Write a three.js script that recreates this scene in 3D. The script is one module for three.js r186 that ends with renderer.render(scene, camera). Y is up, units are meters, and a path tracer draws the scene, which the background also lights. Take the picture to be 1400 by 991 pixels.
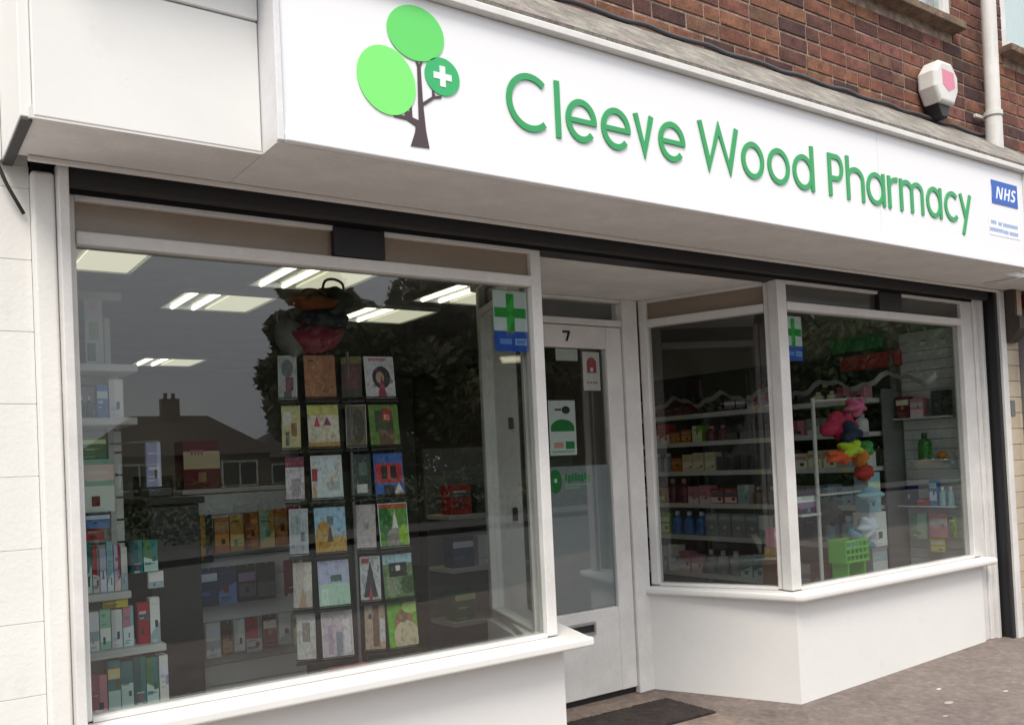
import * as THREE from 'three';
import { mergeGeometries } from 'three/addons/utils/BufferGeometryUtils.js';
import { RoundedBoxGeometry } from 'three/addons/geometries/RoundedBoxGeometry.js';
import { RectAreaLightUniformsLib } from 'three/addons/lights/RectAreaLightUniformsLib.js';

// ---------------------------------------------------------------- camera, sky, sun, exposure
const scene = new THREE.Scene();
const camera = new THREE.PerspectiveCamera(43.25, 1400 / 991, 0.05, 600);
camera.position.set(0, 1.279, 3.0358);
camera.rotation.set(0.0233, -0.6151, -0.0464, 'YXZ');
camera.setViewOffset(1400, 991, 0, -107.7, 1400, 991);   // the photograph is cropped from a larger frame
camera.updateProjectionMatrix();

let seed = 11;
const rnd = () => { seed = (seed * 1664525 + 1013904223) >>> 0; return seed / 4294967296; };
const rr = (a, b) => a + (b - a) * rnd();
const R = THREE.MathUtils.degToRad;

// tileable value noise, n cells a side
function lattice(n, s) { const a = []; let q = s * 7919 + 13; for (let i = 0; i < n * n; i++) { q = (q * 1103515245 + 12345) & 0x7fffffff; a.push(q / 0x7fffffff); } return a; }
function makeNoise(size, cells, octaves, s, gain = 0.5) {
  const out = new Float32Array(size * size); let amp = 1, tot = 0;
  for (let o = 0; o < octaves; o++) {
    const n = cells << o, L = lattice(n, s + o * 17);
    for (let y = 0; y < size; y++) {
      const fy = y / size * n, iy = Math.floor(fy), ty = fy - iy, sy = ty * ty * (3 - 2 * ty);
      for (let x = 0; x < size; x++) {
        const fx = x / size * n, ix = Math.floor(fx), tx = fx - ix, sx = tx * tx * (3 - 2 * tx);
        const a = L[(iy % n) * n + ix % n], b = L[(iy % n) * n + (ix + 1) % n], c = L[((iy + 1) % n) * n + ix % n], d = L[((iy + 1) % n) * n + (ix + 1) % n];
        out[y * size + x] += amp * (a + (b - a) * sx + (c - a) * sy + (a - b - c + d) * sx * sy);
      }
    }
    tot += amp; amp *= gain;
  }
  for (let i = 0; i < out.length; i++) out[i] /= tot;
  return out;
}
// overcast sky: brighter overhead, soft cloud bands
{
  const W = 512, H = 256, n = makeNoise(512, 6, 5, 5), d = new Float32Array(W * H * 4);
  for (let y = 0; y < H; y++) for (let x = 0; x < W; x++) {
    const el = (y + 0.5) / H * Math.PI - Math.PI / 2, s = Math.max(0, Math.sin(el));
    const c = 0.82 + 0.36 * n[(y * 2 % 512) * 512 + x];
    const L = 1.0 * (1 + 2 * s) / 3 * c, i = (y * W + x) * 4;
    d[i] = L * 0.965; d[i + 1] = L * 0.985; d[i + 2] = L * 1.03; d[i + 3] = 1;
  }
  const t = new THREE.DataTexture(d, W, H, THREE.RGBAFormat, THREE.FloatType);
  t.mapping = THREE.EquirectangularReflectionMapping; t.magFilter = THREE.LinearFilter; t.minFilter = THREE.LinearFilter; t.needsUpdate = true;
  scene.background = t; scene.environment = t;
}
const sun = new THREE.DirectionalLight(0xfff4e6, 1.3);
sun.position.set(-4, 18, 9); sun.target.position.set(3, 1, 0);
sun.castShadow = true; sun.shadow.radius = 40; sun.shadow.mapSize.set(2048, 2048);
Object.assign(sun.shadow.camera, { left: -12, right: 12, top: 12, bottom: -12, near: 1, far: 60 });
scene.add(sun, sun.target);
const renderer = new THREE.WebGLRenderer({ antialias: true });
renderer.setSize(1024, 724);
renderer.toneMapping = THREE.LinearToneMapping;
renderer.toneMappingExposure = 2.33;
renderer.shadowMap.enabled = true;
RectAreaLightUniformsLib.init();

// ---------------------------------------------------------------- helpers
const taken = {};
function numbered(name) { const k = taken[name] = (taken[name] ?? -1) + 1; return k ? `${name}_${String(k).padStart(3, '0')}` : name; }
function tag(o, label, category, group, kind) { if (label) o.userData.label = label; if (category) o.userData.category = category; if (group) o.userData.group = group; if (kind) o.userData.kind = kind; return o; }
function thing(name, label, category, pos = [0, 0, 0], turn = 0, group) {
  const g = new THREE.Group(); g.name = numbered(name); g.position.set(...pos); g.rotation.y = turn; scene.add(g);
  return tag(g, label, category, group);
}
function part(parent, name, geo, mat, label) {
  const m = new THREE.Mesh(Array.isArray(geo) ? join(geo) : geo, mat); m.name = name; m.castShadow = m.receiveShadow = true; parent.add(m);
  if (label) m.userData.label = label; return m;
}
function single(name, geo, mat, label, category, group, pos = [0, 0, 0], turn = 0) {
  const m = part(scene, numbered(name), geo, mat); m.position.set(...pos); m.rotation.y = turn; return tag(m, label, category, group);
}
function structure(name, geo, mat) { const m = part(scene, numbered(name), geo, mat); m.userData.kind = 'structure'; return m; }
function join(list) { return mergeGeometries(list.map(g => { const h = g.index ? g.toNonIndexed() : g; for (const k of Object.keys(h.attributes)) if (!['position', 'normal', 'uv'].includes(k)) h.deleteAttribute(k); return h; })); }
function metric(g, s = 1) {                                  // uv in metres from the main axis of each face
  const p = g.attributes.position, n = g.attributes.normal, uv = new Float32Array(p.count * 2);
  for (let i = 0; i < p.count; i++) {
    const ax = Math.abs(n.getX(i)), ay = Math.abs(n.getY(i)), az = Math.abs(n.getZ(i)), x = p.getX(i), y = p.getY(i), z = p.getZ(i);
    const [u, v] = ay > ax && ay > az ? [x, z] : ax > az ? [z, y] : [x, y];
    uv[2 * i] = u * s; uv[2 * i + 1] = v * s;
  }
  g.setAttribute('uv', new THREE.BufferAttribute(uv, 2)); return g;
}
function box(x0, x1, y0, y1, z0, z1) { return metric(new THREE.BoxGeometry(x1 - x0, y1 - y0, z1 - z0).translate((x0 + x1) / 2, (y0 + y1) / 2, (z0 + z1) / 2)); }
function rbox(x0, x1, y0, y1, z0, z1, r = 0.006, seg = 2) { return metric(new RoundedBoxGeometry(x1 - x0, y1 - y0, z1 - z0, seg, Math.min(r, (x1 - x0) / 2.1, (y1 - y0) / 2.1, (z1 - z0) / 2.1)).translate((x0 + x1) / 2, (y0 + y1) / 2, (z0 + z1) / 2)); }
function prism(pts, y0, y1, bevel = 0) {                      // plan outline [x, z] raised from y0 to y1
  const s = new THREE.Shape(pts.map(([x, z]) => new THREE.Vector2(x, -z)));
  const g = new THREE.ExtrudeGeometry(s, { depth: y1 - y0 - 2 * bevel, bevelEnabled: bevel > 0, bevelSize: bevel, bevelThickness: bevel, bevelOffset: -bevel, bevelSegments: 4 });
  return metric(g.rotateX(-Math.PI / 2).translate(0, y0 + bevel, 0));
}
function plate(pts, z0, z1, holes = []) {                     // outline [x, y] with thickness in z
  const s = new THREE.Shape(pts.map(p => new THREE.Vector2(...p)));
  for (const h of holes) s.holes.push(new THREE.Path(h.map(p => new THREE.Vector2(...p))));
  return metric(new THREE.ExtrudeGeometry(s, { depth: z1 - z0, bevelEnabled: false, curveSegments: 4 }).translate(0, 0, z0));
}
function rod(a, b, r, seg = 8) {
  const A = new THREE.Vector3(...a), B = new THREE.Vector3(...b), L = A.distanceTo(B), g = new THREE.CylinderGeometry(r, r, L, seg);
  g.applyQuaternion(new THREE.Quaternion().setFromUnitVectors(new THREE.Vector3(0, 1, 0), B.clone().sub(A).normalize()));
  return metric(g.translate(...A.add(B).multiplyScalar(0.5).toArray()));
}
function tube(pts, r, seg = 24, rad = 8) { return metric(new THREE.TubeGeometry(new THREE.CatmullRomCurve3(pts.map(p => new THREE.Vector3(...p))), seg, r, rad)); }
function oval(cx, cy, rx, ry, n = 48, turn = 0) { const o = []; for (let i = 0; i < n; i++) { const a = i / n * 2 * Math.PI, x = rx * Math.cos(a), y = ry * Math.sin(a); o.push([cx + x * Math.cos(turn) - y * Math.sin(turn), cy + x * Math.sin(turn) + y * Math.cos(turn)]); } return o; }
function frustumBrick(l, h, d, c = 0.004) {                   // front edges worn off
  const x = l / 2, y = h / 2, P = [[-x, -y, 0], [x, -y, 0], [x, y, 0], [-x, y, 0], [-x, -y, d - c], [x, -y, d - c], [x, y, d - c], [-x, y, d - c], [-x + c, -y + c, d], [x - c, -y + c, d], [x - c, y - c, d], [-x + c, y - c, d]];
  const Q = [[0, 1, 5, 4], [1, 2, 6, 5], [2, 3, 7, 6], [3, 0, 4, 7], [4, 5, 9, 8], [5, 6, 10, 9], [6, 7, 11, 10], [7, 4, 8, 11], [8, 9, 10, 11]];
  const v = []; for (const [a, b, c2, d2] of Q) for (const k of [a, b, c2, a, c2, d2]) v.push(...P[k]);
  const g = new THREE.BufferGeometry(); g.setAttribute('position', new THREE.Float32BufferAttribute(v, 3)); g.computeVertexNormals(); return metric(g);
}

// ---------------------------------------------------------------- materials
function tex(size, f, srgb, rep = 1) {
  const d = new Uint8Array(size * size * 4);
  for (let i = 0; i < size * size; i++) { const c = f(i, i % size, Math.floor(i / size)); d[4 * i] = Math.max(0, Math.min(255, c[0] * 255)); d[4 * i + 1] = Math.max(0, Math.min(255, c[1] * 255)); d[4 * i + 2] = Math.max(0, Math.min(255, c[2] * 255)); d[4 * i + 3] = 255; }
  const t = new THREE.DataTexture(d, size, size); t.wrapS = t.wrapT = THREE.RepeatWrapping; t.magFilter = THREE.LinearFilter; t.minFilter = THREE.LinearMipmapLinearFilter; t.generateMipmaps = true;
  if (srgb) t.colorSpace = THREE.SRGBColorSpace; t.repeat.set(rep, rep); t.needsUpdate = true; return t;
}
const nA = makeNoise(512, 4, 7, 3, 0.6), nB = makeNoise(512, 8, 6, 29, 0.62), nF = makeNoise(512, 64, 3, 41, 0.7), nC = makeNoise(512, 3, 4, 77);
const paintMap = tex(512, i => { const v = 0.965 + 0.035 * (nA[i] - 0.5) - (nB[i] > 0.7 ? 0.2 * (nB[i] - 0.7) : 0) - (nF[i] > 0.87 ? 0.05 : 0); return [v, v, v * 0.995]; }, true, 0.9);
const grainMap = tex(512, i => { const v = 0.93 + 0.14 * (nA[i] - 0.5) + 0.05 * (nF[i] - 0.5); return [v, v, v]; }, true, 1.6);
const roughMap = tex(512, i => { const v = 0.8 + 0.4 * (nA[i] - 0.5); return [v, v, v]; }, false, 1.3);
const fineBump = tex(512, i => { const v = 0.5 + 0.35 * (nF[i] - 0.5) + 0.5 * (nB[i] - 0.5); return [v, v, v]; }, false, 1.5);
const brickMap = tex(512, i => { const v = 0.78 + 0.5 * (nB[i] - 0.5) + 0.35 * (nF[i] - 0.5); return [v, v * (0.97 + 0.12 * (nA[i] - 0.5)), v * 0.96]; }, true, 2.1);
const asphaltMap = tex(1024 / 2, i => {
  let v = 0.8 + 0.12 * (nC[i] - 0.5) + 0.16 * (nB[i] - 0.5) + 0.26 * (nF[i] - 0.5); if (nF[i] > 0.8) v += 0.08;
  return [v, v * 0.985, v * 0.97];
}, true, 0.55);
const std = (color, o = {}) => new THREE.MeshStandardMaterial({ color, roughness: 0.6, ...o });
const lin = (r, g, b) => new THREE.Color().setRGB(r, g, b);
const M = {
  masonry: std(lin(0.82, 0.82, 0.8), { map: paintMap, bumpMap: fineBump, bumpScale: 0.002, roughness: 0.8 }),
  render: std(lin(0.8, 0.8, 0.795), { map: paintMap, bumpMap: fineBump, bumpScale: 0.0012, roughness: 0.75 }),
  gloss: std(lin(0.8, 0.79, 0.77), { map: grainMap, roughness: 0.38 }),
  sill: std(lin(0.82, 0.82, 0.81), { map: paintMap, roughness: 0.45 }),
  signWhite: std(lin(0.82, 0.83, 0.855), { roughness: 0.3, roughnessMap: roughMap }),
  fascia: std(lin(0.83, 0.835, 0.83), { map: paintMap, roughness: 0.55 }),
  endCap: std(lin(0.82, 0.83, 0.855), { map: grainMap, roughness: 0.5 }),
  soffit: std(lin(0.8, 0.79, 0.77), { map: grainMap, roughness: 0.8 }),
  lead: std(lin(0.36, 0.355, 0.32), { map: brickMap, roughness: 0.85, bumpMap: fineBump, bumpScale: 0.004 }),
  black: std(lin(0.012, 0.012, 0.014), { roughness: 0.5 }),
  rubber: std(lin(0.025, 0.024, 0.024), { roughness: 0.8 }),
  darkLead: std(lin(0.07, 0.07, 0.075), { roughness: 0.8 }),
  glass: new THREE.MeshPhysicalMaterial({ color: lin(0.86, 0.88, 0.87), transmission: 1, thickness: 0, roughness: 0, ior: 1.68 }),
  upperGlass: new THREE.MeshPhysicalMaterial({ color: lin(0.9, 0.95, 0.95), transmission: 1, thickness: 0, roughness: 0, ior: 1.8 }),
  chrome: std(lin(0.6, 0.6, 0.6), { metalness: 1, roughness: 0.3 }),
  steel: std(lin(0.4, 0.4, 0.4), { metalness: 0.8, roughness: 0.4 }),
  spandrel: std(lin(0.3, 0.24, 0.18), { map: grainMap, roughness: 0.18 }),
  spandrelGrey: std(lin(0.08, 0.08, 0.072), { map: grainMap, roughness: 0.18 }),
  tarmac: std(lin(0.29, 0.245, 0.225), { map: asphaltMap, bumpMap: fineBump, bumpScale: 0.004, roughness: 0.92 }),
  slab: std(lin(0.36, 0.29, 0.25), { map: asphaltMap, bumpMap: fineBump, bumpScale: 0.002, roughness: 0.85 }),
  road: std(lin(0.1, 0.098, 0.095), { map: asphaltMap, roughness: 0.9 }),
  kerb: std(lin(0.22, 0.21, 0.2), { map: brickMap, roughness: 0.9 }),
  mat: std(lin(0.05, 0.038, 0.035), { map: brickMap, bumpMap: fineBump, bumpScale: 0.008, roughness: 1 }),
  mortar: std(lin(0.46, 0.37, 0.3), { map: brickMap, bumpMap: fineBump, bumpScale: 0.004, roughness: 0.95 }),
  stone: std(lin(0.3, 0.22, 0.155), { map: brickMap, bumpMap: fineBump, bumpScale: 0.003, roughness: 0.9 }),
  tile: std(lin(0.62, 0.54, 0.42), { map: grainMap, roughness: 0.4 }),
  tileB: std(lin(0.58, 0.49, 0.37), { map: grainMap, roughness: 0.4 }),
  brown: std(lin(0.055, 0.04, 0.032), { roughness: 0.6 }),
  pvc: std(lin(0.8, 0.79, 0.76), { map: grainMap, roughness: 0.4 }),
  inWall: std(lin(0.32, 0.3, 0.27), { roughness: 0.9 }),
  inCeil: std(lin(0.62, 0.62, 0.64), { map: grainMap, roughness: 0.9 }),
  inFloor: std(lin(0.07, 0.065, 0.06), { map: asphaltMap, roughness: 0.5 }),
  slat: std(lin(0.62, 0.64, 0.64), { roughness: 0.5 }),
  shelf: std(lin(0.55, 0.56, 0.55), { roughness: 0.45 }),
  darkFit: std(lin(0.02, 0.019, 0.02), { roughness: 0.55 }),
  greyFit: std(lin(0.16, 0.16, 0.165), { roughness: 0.5 }),
  blind: std(lin(0.6, 0.62, 0.63), { roughness: 0.7 }),
};
const paintCache = {};
function col(hex, rough = 0.5) { const k = hex + rough; return paintCache[k] ??= std(new THREE.Color(hex), { roughness: rough }); }

// ---------------------------------------------------------------- ground
const groundY = x => -0.02 + 0.025 * (Math.max(-2, Math.min(8, x)) - 4.03);
function sheet(x0, x1, z0, z1, dy, nx = 40) {
  const g = new THREE.PlaneGeometry(x1 - x0, z1 - z0, nx, 1).rotateX(-Math.PI / 2).translate((x0 + x1) / 2, 0, (z0 + z1) / 2), p = g.attributes.position;
  for (let i = 0; i < p.count; i++) p.setY(i, groundY(p.getX(i)) + dy);
  g.computeVertexNormals(); return metric(g);
}
structure('ground', sheet(-250, 250, -60, 250, -0.16, 500), std(lin(0.06, 0.085, 0.035), { map: brickMap, roughness: 1 }));
structure('pavement', sheet(-14, 24, -1.2, 4.6, 0, 152), M.tarmac);
structure('road', sheet(-80, 80, 4.72, 12.2, -0.13, 160), M.road);
{
  const L = thing('kerb', 'concrete kerb stones along the pavement edge', 'kerb');
  L.userData.kind = 'structure';
  for (let i = 0; i < 40; i++) { const x = -13 + i * 0.92; part(L, 'kerb_stone', rbox(x, x + 0.91, groundY(x) - 0.2, groundY(x) + 0.004, 4.6, 4.72, 0.015), M.kerb); }
}
structure('far_pavement', sheet(-80, 80, 12.2, 14.4, -0.02, 160), M.road);

// ---------------------------------------------------------------- shop interior shell
structure('shop_floor', prism([[0.3, -9.1], [0.3, -0.12], [2.28, -0.12], [2.54, -0.83], [3.66, -0.83], [3.95, -0.12], [6.1, -0.12], [6.1, -9.1]], -0.1, 0.02), M.inFloor);
structure('shop_ceiling', box(0.3, 6.1, 2.45, 2.55, -9.1, -0.1), M.inCeil);
structure('interior_wall_back', box(0.3, 6.1, 0, 2.5, -9.25, -9.1), M.inWall);
structure('interior_wall_side', box(0.2, 0.44, -0.2, 2.55, -9.25, -0.04), M.inWall);
structure('interior_wall_party', box(5.82, 6.02, -0.2, 2.55, -9.25, -0.122), M.inWall);

// ---------------------------------------------------------------- facade: piers, bulkhead, soffits
{
  const p = thing('painted_pier', 'white painted blockwork pier beside the large card window', 'pier');
  part(p, 'core', box(-1.2, 0.414, -0.3, 3.6, -0.25, -0.0008), M.masonry);
  part(p, 'upper_wall', box(-1.2, 0.343, 2.236, 5.6, -0.0005, 0.02), M.masonry);
  let y = -0.2, k = 0;
  while (y < 2.2) { const h = Math.min(0.213, 2.232 - y); for (const [x0, x1] of k % 2 ? [[-1.2, -0.5], [-0.4985, 0.0], [0.0015, 0.416]] : [[-1.2, -0.72], [-0.7185, -0.24], [-0.2385, 0.416]]) part(p, 'block', rbox(x0, x1, y, y + h - 0.0001, -0.012, 0.0012 + rr(0, 0.0006), 0.001), M.masonry); y += 0.215; k++; }
  part(p, 'corner_post', rbox(0.417, 0.482, -0.2, 2.215, -0.1, 0.035, 0.012, 3), M.masonry);
}
single('hanging_cable', tube([[0.29, 2.3, 0.02], [0.325, 2.235, 0.03], [0.352, 2.165, 0.032], [0.378, 2.115, 0.028], [0.398, 2.085, 0.012]], 0.0055), M.rubber, 'short black cable curving down the white pier', 'cable');
{
  const b = thing('shopfront_bulkhead', 'dark boarding closing the shutter slot above the shop windows', 'bulkhead');
  part(b, 'backing_board', box(0.42, 5.96, 2.1665, 2.6, -0.1, -0.002), M.black);
  part(b, 'slot_top', box(0.42, 5.96, 2.36, 2.4, -0.002, 0.1), M.black);
  part(b, 'front_board', box(0.42, 5.96, 2.262, 2.4, 0.1, 0.12), M.black);
}
{
  const s = thing('shutter', 'rolled up black roller shutter in the slot above the windows', 'shutter');
  part(s, 'curtain_roll', rod([0.5, 2.3, 0.05], [5.86, 2.3, 0.05], 0.045, 16), M.black);
  part(s, 'bottom_bar', rbox(0.513, 5.868, 2.172, 2.25, 0.03, 0.07, 0.006), M.rubber);
  const gL = part(s, 'guide_rail', rbox(0.483, 0.512, -0.2, 2.235, 0.012, 0.085, 0.004), M.gloss);
  const gR = part(s, 'guide_rail', join([box(5.892, 5.905, -0.1, 2.24, 0.02, 0.1), box(5.87, 5.892, -0.1, 2.232, 0.02, 0.03), box(5.872, 5.892, -0.1, 2.232, 0.09, 0.1)]), M.black, 'black channel of the shutter guide');
  part(gR, 'rail_cover', rbox(5.906, 5.968, -0.1, 2.232, 0.0, 0.118, 0.006), M.gloss);
}
single('entrance_soffit', prism([[2.27, -0.103], [2.56, -0.9], [3.64, -0.9], [3.97, -0.103]], 2.166, 2.448), M.soffit, 'painted ceiling board over the recessed entrance', 'soffit');
{
  const f = thing('fascia_soffit', 'white painted boards under the projecting shop fascia', 'soffit');
  part(f, 'board', box(0.365, 0.985, 2.232, 2.262, 0.1, 0.418), M.soffit);
  part(f, 'board', box(0.987, 5.40, 2.232, 2.262, 0.1, 0.53), M.soffit);
  part(f, 'board', box(5.402, 6.3, 2.234, 2.262, 0.1, 0.4), M.soffit);
  part(f, 'edge_bead', rbox(0.40, 5.96, 2.216, 2.2315, 0.1, 0.118, 0.004), M.soffit);
}
{
  const f = thing('fascia_box', 'plain white boxed fascia panel beside the shop sign', 'fascia');
  part(f, 'front_panel', rbox(0.375, 0.985, 2.238, 2.629, 0.16, 0.42, 0.004), M.fascia);
  part(f, 'upper_panel', rbox(0.372, 0.985, 2.6325, 3.2, 0.16, 0.428, 0.004), M.fascia);
  part(f, 'side_return', rbox(0.345, 0.3745, 2.236, 3.2, 0.003, 0.405, 0.004), M.fascia);
  part(f, 'corner_strip', rbox(0.346, 0.374, 2.226, 2.2345, 0.003, 0.405, 0.002), M.darkLead);
}

// ---------------------------------------------------------------- shop sign
const ZS = 0.534;
{
  const s = thing('shop_sign', 'long white shop sign with green lettering and a tree logo', 'sign');
  part(s, 'panel', rbox(1.008, 5.395, 2.262, 2.782, 0.2, ZS, 0.003), M.signWhite);
  part(s, 'end_cap', rbox(0.9875, 1.0075, 2.238, 3.02, 0.3, 0.545, 0.003), M.endCap, 'white end cap of the sign box');
  part(s, 'bottom_lip', rbox(1.0085, 5.398, 2.236, 2.2612, 0.4, 0.552, 0.005), M.signWhite);
  part(s, 'top_trim', rbox(1.0085, 5.41, 2.7835, 2.812, 0.3, 0.565, 0.005), M.gloss);
  part(s, 'end_trim', rbox(5.3955, 5.412, 2.262, 2.783, 0.2, 0.55, 0.003), M.gloss);
  part(s, 'panel_joint', box(3.985, 3.9865, 2.264, 2.78, ZS - 0.002, ZS + 0.0006), col('#c9ced3'));
  const green = col('#2f9d5c', 0.35), leafA = col('#7ce874', 0.35), leafB = col('#62d668', 0.35), leafC = col('#30b069', 0.35), bark = col('#4a3a40', 0.5), white = M.signWhite;
  // letters as raised strokes
  const w = 0.0225, B = 2.42, X = 2.578, C = 2.624, D = 2.366;
  const arc = (cx, cy, rx, ry, a0, a1, n = 28) => { const o = []; for (let i = 0; i <= n; i++) { const a = R(a0 + (a1 - a0) * i / n); o.push([cx + rx * Math.cos(a), cy + ry * Math.sin(a)]); } return o; };
  function stroke(pts, z, ww = w) {
    const Lf = [], Rt = [];
    pts.forEach(([x, y], i) => {
      const [ax, ay] = pts[Math.max(0, i - 1)], [bx, by] = pts[Math.min(pts.length - 1, i + 1)]; let tx = bx - ax, ty = by - ay; const l = Math.hypot(tx, ty); tx /= l; ty /= l;
      let k = 1; if (i && i < pts.length - 1) { const ux = x - ax, uy = y - ay, c = (ux * tx + uy * ty) / Math.hypot(ux, uy); k = Math.min(1 / Math.max(c, 0.3), 2.6); }
      Lf.push([x - ty * ww / 2 * k, y + tx * ww / 2 * k]); Rt.push([x + ty * ww / 2 * k, y - tx * ww / 2 * k]);
    });
    return plate([...Rt, ...Lf.reverse()], ZS + 0.0005, ZS + 0.006 + z * 0.0006);
  }
  const ring = (x0, x1, z = 0) => { const cx = (x0 + x1) / 2, cy = (B + X) / 2, rx = (x1 - x0) / 2, ry = (X - B) / 2; return plate(oval(cx, cy, rx, ry), ZS + 0.0005, ZS + 0.006 + z * 0.0006, [oval(cx, cy, rx - w, ry - w).reverse()]); };
  const glyph = {
    C: (a, b) => [stroke(arc((a + b) / 2 + 0.012, (B + C) / 2, (b - a) / 2 - w / 2 + 0.012, (C - B) / 2 - w / 2, 48, 312), 0)],
    l: (a, b) => [stroke([[(a + b) / 2, B], [(a + b) / 2, C]], 0)],
    e: (a, b) => { const cx = (a + b) / 2, cy = (B + X) / 2, rx = (b - a) / 2 - w / 2, ry = (X - B) / 2 - w / 2; return [stroke(arc(cx, cy, rx, ry, 0, 318, 34), 0), stroke([[a + w * 0.6, cy - 0.001], [b - 0.001, cy - 0.001]], 1, w * 0.8)]; },
    v: (a, b) => [stroke([[a + 0.012, X], [(a + b) / 2, B + 0.016], [b - 0.012, X]], 0)],
    W: (a, b) => { const q = (b - a) / 4; return [stroke([[a + 0.012, C - 0.01], [a + q, B + 0.018], [a + 2 * q, C - 0.024], [a + 3 * q, B + 0.018], [b - 0.012, C - 0.01]], 0)]; },
    o: (a, b) => [ring(a, b)],
    d: (a, b) => [ring(a, b - 0.004), stroke([[b - w / 2, B], [b - w / 2, C]], 1)],
    P: (a, b) => { const cy = B + 0.134, ry = (C - 0.008 - cy) - w / 2; return [stroke([[a + w / 2, B], [a + w / 2, C - 0.008]], 1), stroke([[a + w, cy + ry], [b - 0.05, cy + ry], ...arc(b - 0.05, cy, 0.05 - w / 2, ry, 80, -80, 14), [b - 0.05, cy - ry], [a + w, cy - ry]], 0)]; },
    h: (a, b) => { const rx = (b - a) / 2 - w / 2; return [stroke([[a + w / 2, B], [a + w / 2, C]], 1), stroke([...arc((a + b) / 2, X - 0.06, rx, 0.06 - w / 2, 175, 0, 16), [b - w / 2, B]], 0)]; },
    a: (a, b) => [ring(a, b - 0.004), stroke([[b - w / 2, B], [b - w / 2, X]], 1)],
    r: (a, b) => [stroke([[a + w / 2, B], [a + w / 2, X]], 1), stroke(arc(b - 0.004, X - 0.058, (b - a) - w / 2 - 0.006, 0.058 - w / 2, 170, 82, 12), 0)],
    m: (a, b) => { const q = (b - a - w) / 2, rx = q / 2; return [stroke([[a + w / 2, B], [a + w / 2, X]], 2), stroke([...arc(a + w / 2 + rx, X - 0.05, rx, 0.05 - w / 2, 175, 0, 14), [a + w / 2 + q, B]], 1), stroke([...arc(a + w / 2 + q + rx, X - 0.05, rx, 0.05 - w / 2, 175, 0, 14), [b - w / 2, B]], 0)]; },
    c: (a, b) => [stroke(arc((a + b) / 2 + 0.006, (B + X) / 2, (b - a) / 2 - w / 2 + 0.006, (X - B) / 2 - w / 2, 46, 314), 0)],
    y: (a, b) => [stroke([[a + 0.012, X], [(a + b) / 2, B + 0.024]], 0), stroke([[b - 0.012, X], [a + 0.028, D]], 1)],
  };
  for (const [ch, a, b] of [['C', 1.808, 1.986], ['l', 2.017, 2.043], ['e', 2.066, 2.21], ['e', 2.232, 2.377], ['v', 2.394, 2.5], ['e', 2.523, 2.668], ['W', 2.744, 2.986], ['o', 3.0, 3.142], ['o', 3.166, 3.312], ['d', 3.334, 3.482], ['P', 3.587, 3.7], ['h', 3.723, 3.861], ['a', 3.88, 4.028], ['r', 4.053, 4.132], ['m', 4.153, 4.361], ['a', 4.388, 4.529], ['c', 4.556, 4.69], ['y', 4.7, 4.82]]) part(s, 'letter', glyph[ch](a, b), green);
  // tree logo
  part(s, 'leaf_disc', plate(oval(1.352, 2.487, 0.101, 0.109, 56, 0.35), ZS + 0.0005, ZS + 0.004), leafA, 'pale green leaf disc');
  part(s, 'leaf_disc', plate(oval(1.464, 2.661, 0.104, 0.089, 56, 0.1), ZS + 0.0005, ZS + 0.004), leafB, 'green leaf disc at the top');
  const disc = part(s, 'leaf_disc', plate(oval(1.556, 2.54, 0.0655, 0.062, 48), ZS + 0.0005, ZS + 0.004), leafC, 'small dark green leaf disc with white cross');
  const pc = (cx, cy, a, t) => [[cx - a, cy - t], [cx - t, cy - t], [cx - t, cy - a], [cx + t, cy - a], [cx + t, cy - t], [cx + a, cy - t], [cx + a, cy + t], [cx + t, cy + t], [cx + t, cy + a], [cx - t, cy + a], [cx - t, cy + t], [cx - a, cy + t]];
  part(disc, 'white_cross', plate(pc(1.556, 2.54, 0.034, 0.0105), ZS + 0.004, ZS + 0.0055), white);
  part(s, 'tree_trunk', plate([[1.428, 2.293], [1.496, 2.296], [1.486, 2.35], [1.48, 2.43], [1.523, 2.462], [1.548, 2.468], [1.551, 2.476], [1.527, 2.472], [1.519, 2.489], [1.515, 2.487], [1.515, 2.468], [1.479, 2.442], [1.476, 2.555], [1.486, 2.574], [1.479, 2.575], [1.472, 2.563], [1.463, 2.577], [1.457, 2.576], [1.464, 2.552], [1.461, 2.38], [1.438, 2.386], [1.437, 2.43], [1.431, 2.43], [1.429, 2.402], [1.414, 2.404], [1.412, 2.386], [1.372, 2.384], [1.372, 2.376], [1.418, 2.374], [1.449, 2.36], [1.446, 2.34]], ZS + 0.0005, ZS + 0.003), bark);
  // printed badge and small print at the far end
  const cv = document.createElement('canvas'); cv.width = 512; cv.height = 512; const c = cv.getContext('2d');
  c.fillStyle = '#1257b8'; c.fillRect(0, 0, 512, 256); c.fillStyle = '#eef4fb'; c.font = 'italic bold 190px sans-serif'; c.textBaseline = 'middle'; c.save(); c.translate(256, 132); c.scale(1.05, 1); c.textAlign = 'center'; c.fillText('NHS', 0, 0); c.restore();
  c.fillStyle = '#eef0f4'; c.fillRect(0, 256, 512, 256); c.fillStyle = '#8aa2cc'; for (const [x, y, q] of [[30, 290, 90], [150, 300, 60], [225, 302, 250], [10, 400, 200], [225, 408, 90], [330, 412, 150]]) for (let k = 0; k < q; k += 15) c.fillRect(x + k, y + (k % 45 ? 6 : 0), 13, k % 30 ? 52 : 62);
  const bt = new THREE.CanvasTexture(cv); bt.colorSpace = THREE.SRGBColorSpace; const bm = std(0xffffff, { map: bt, roughness: 0.35 });
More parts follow.
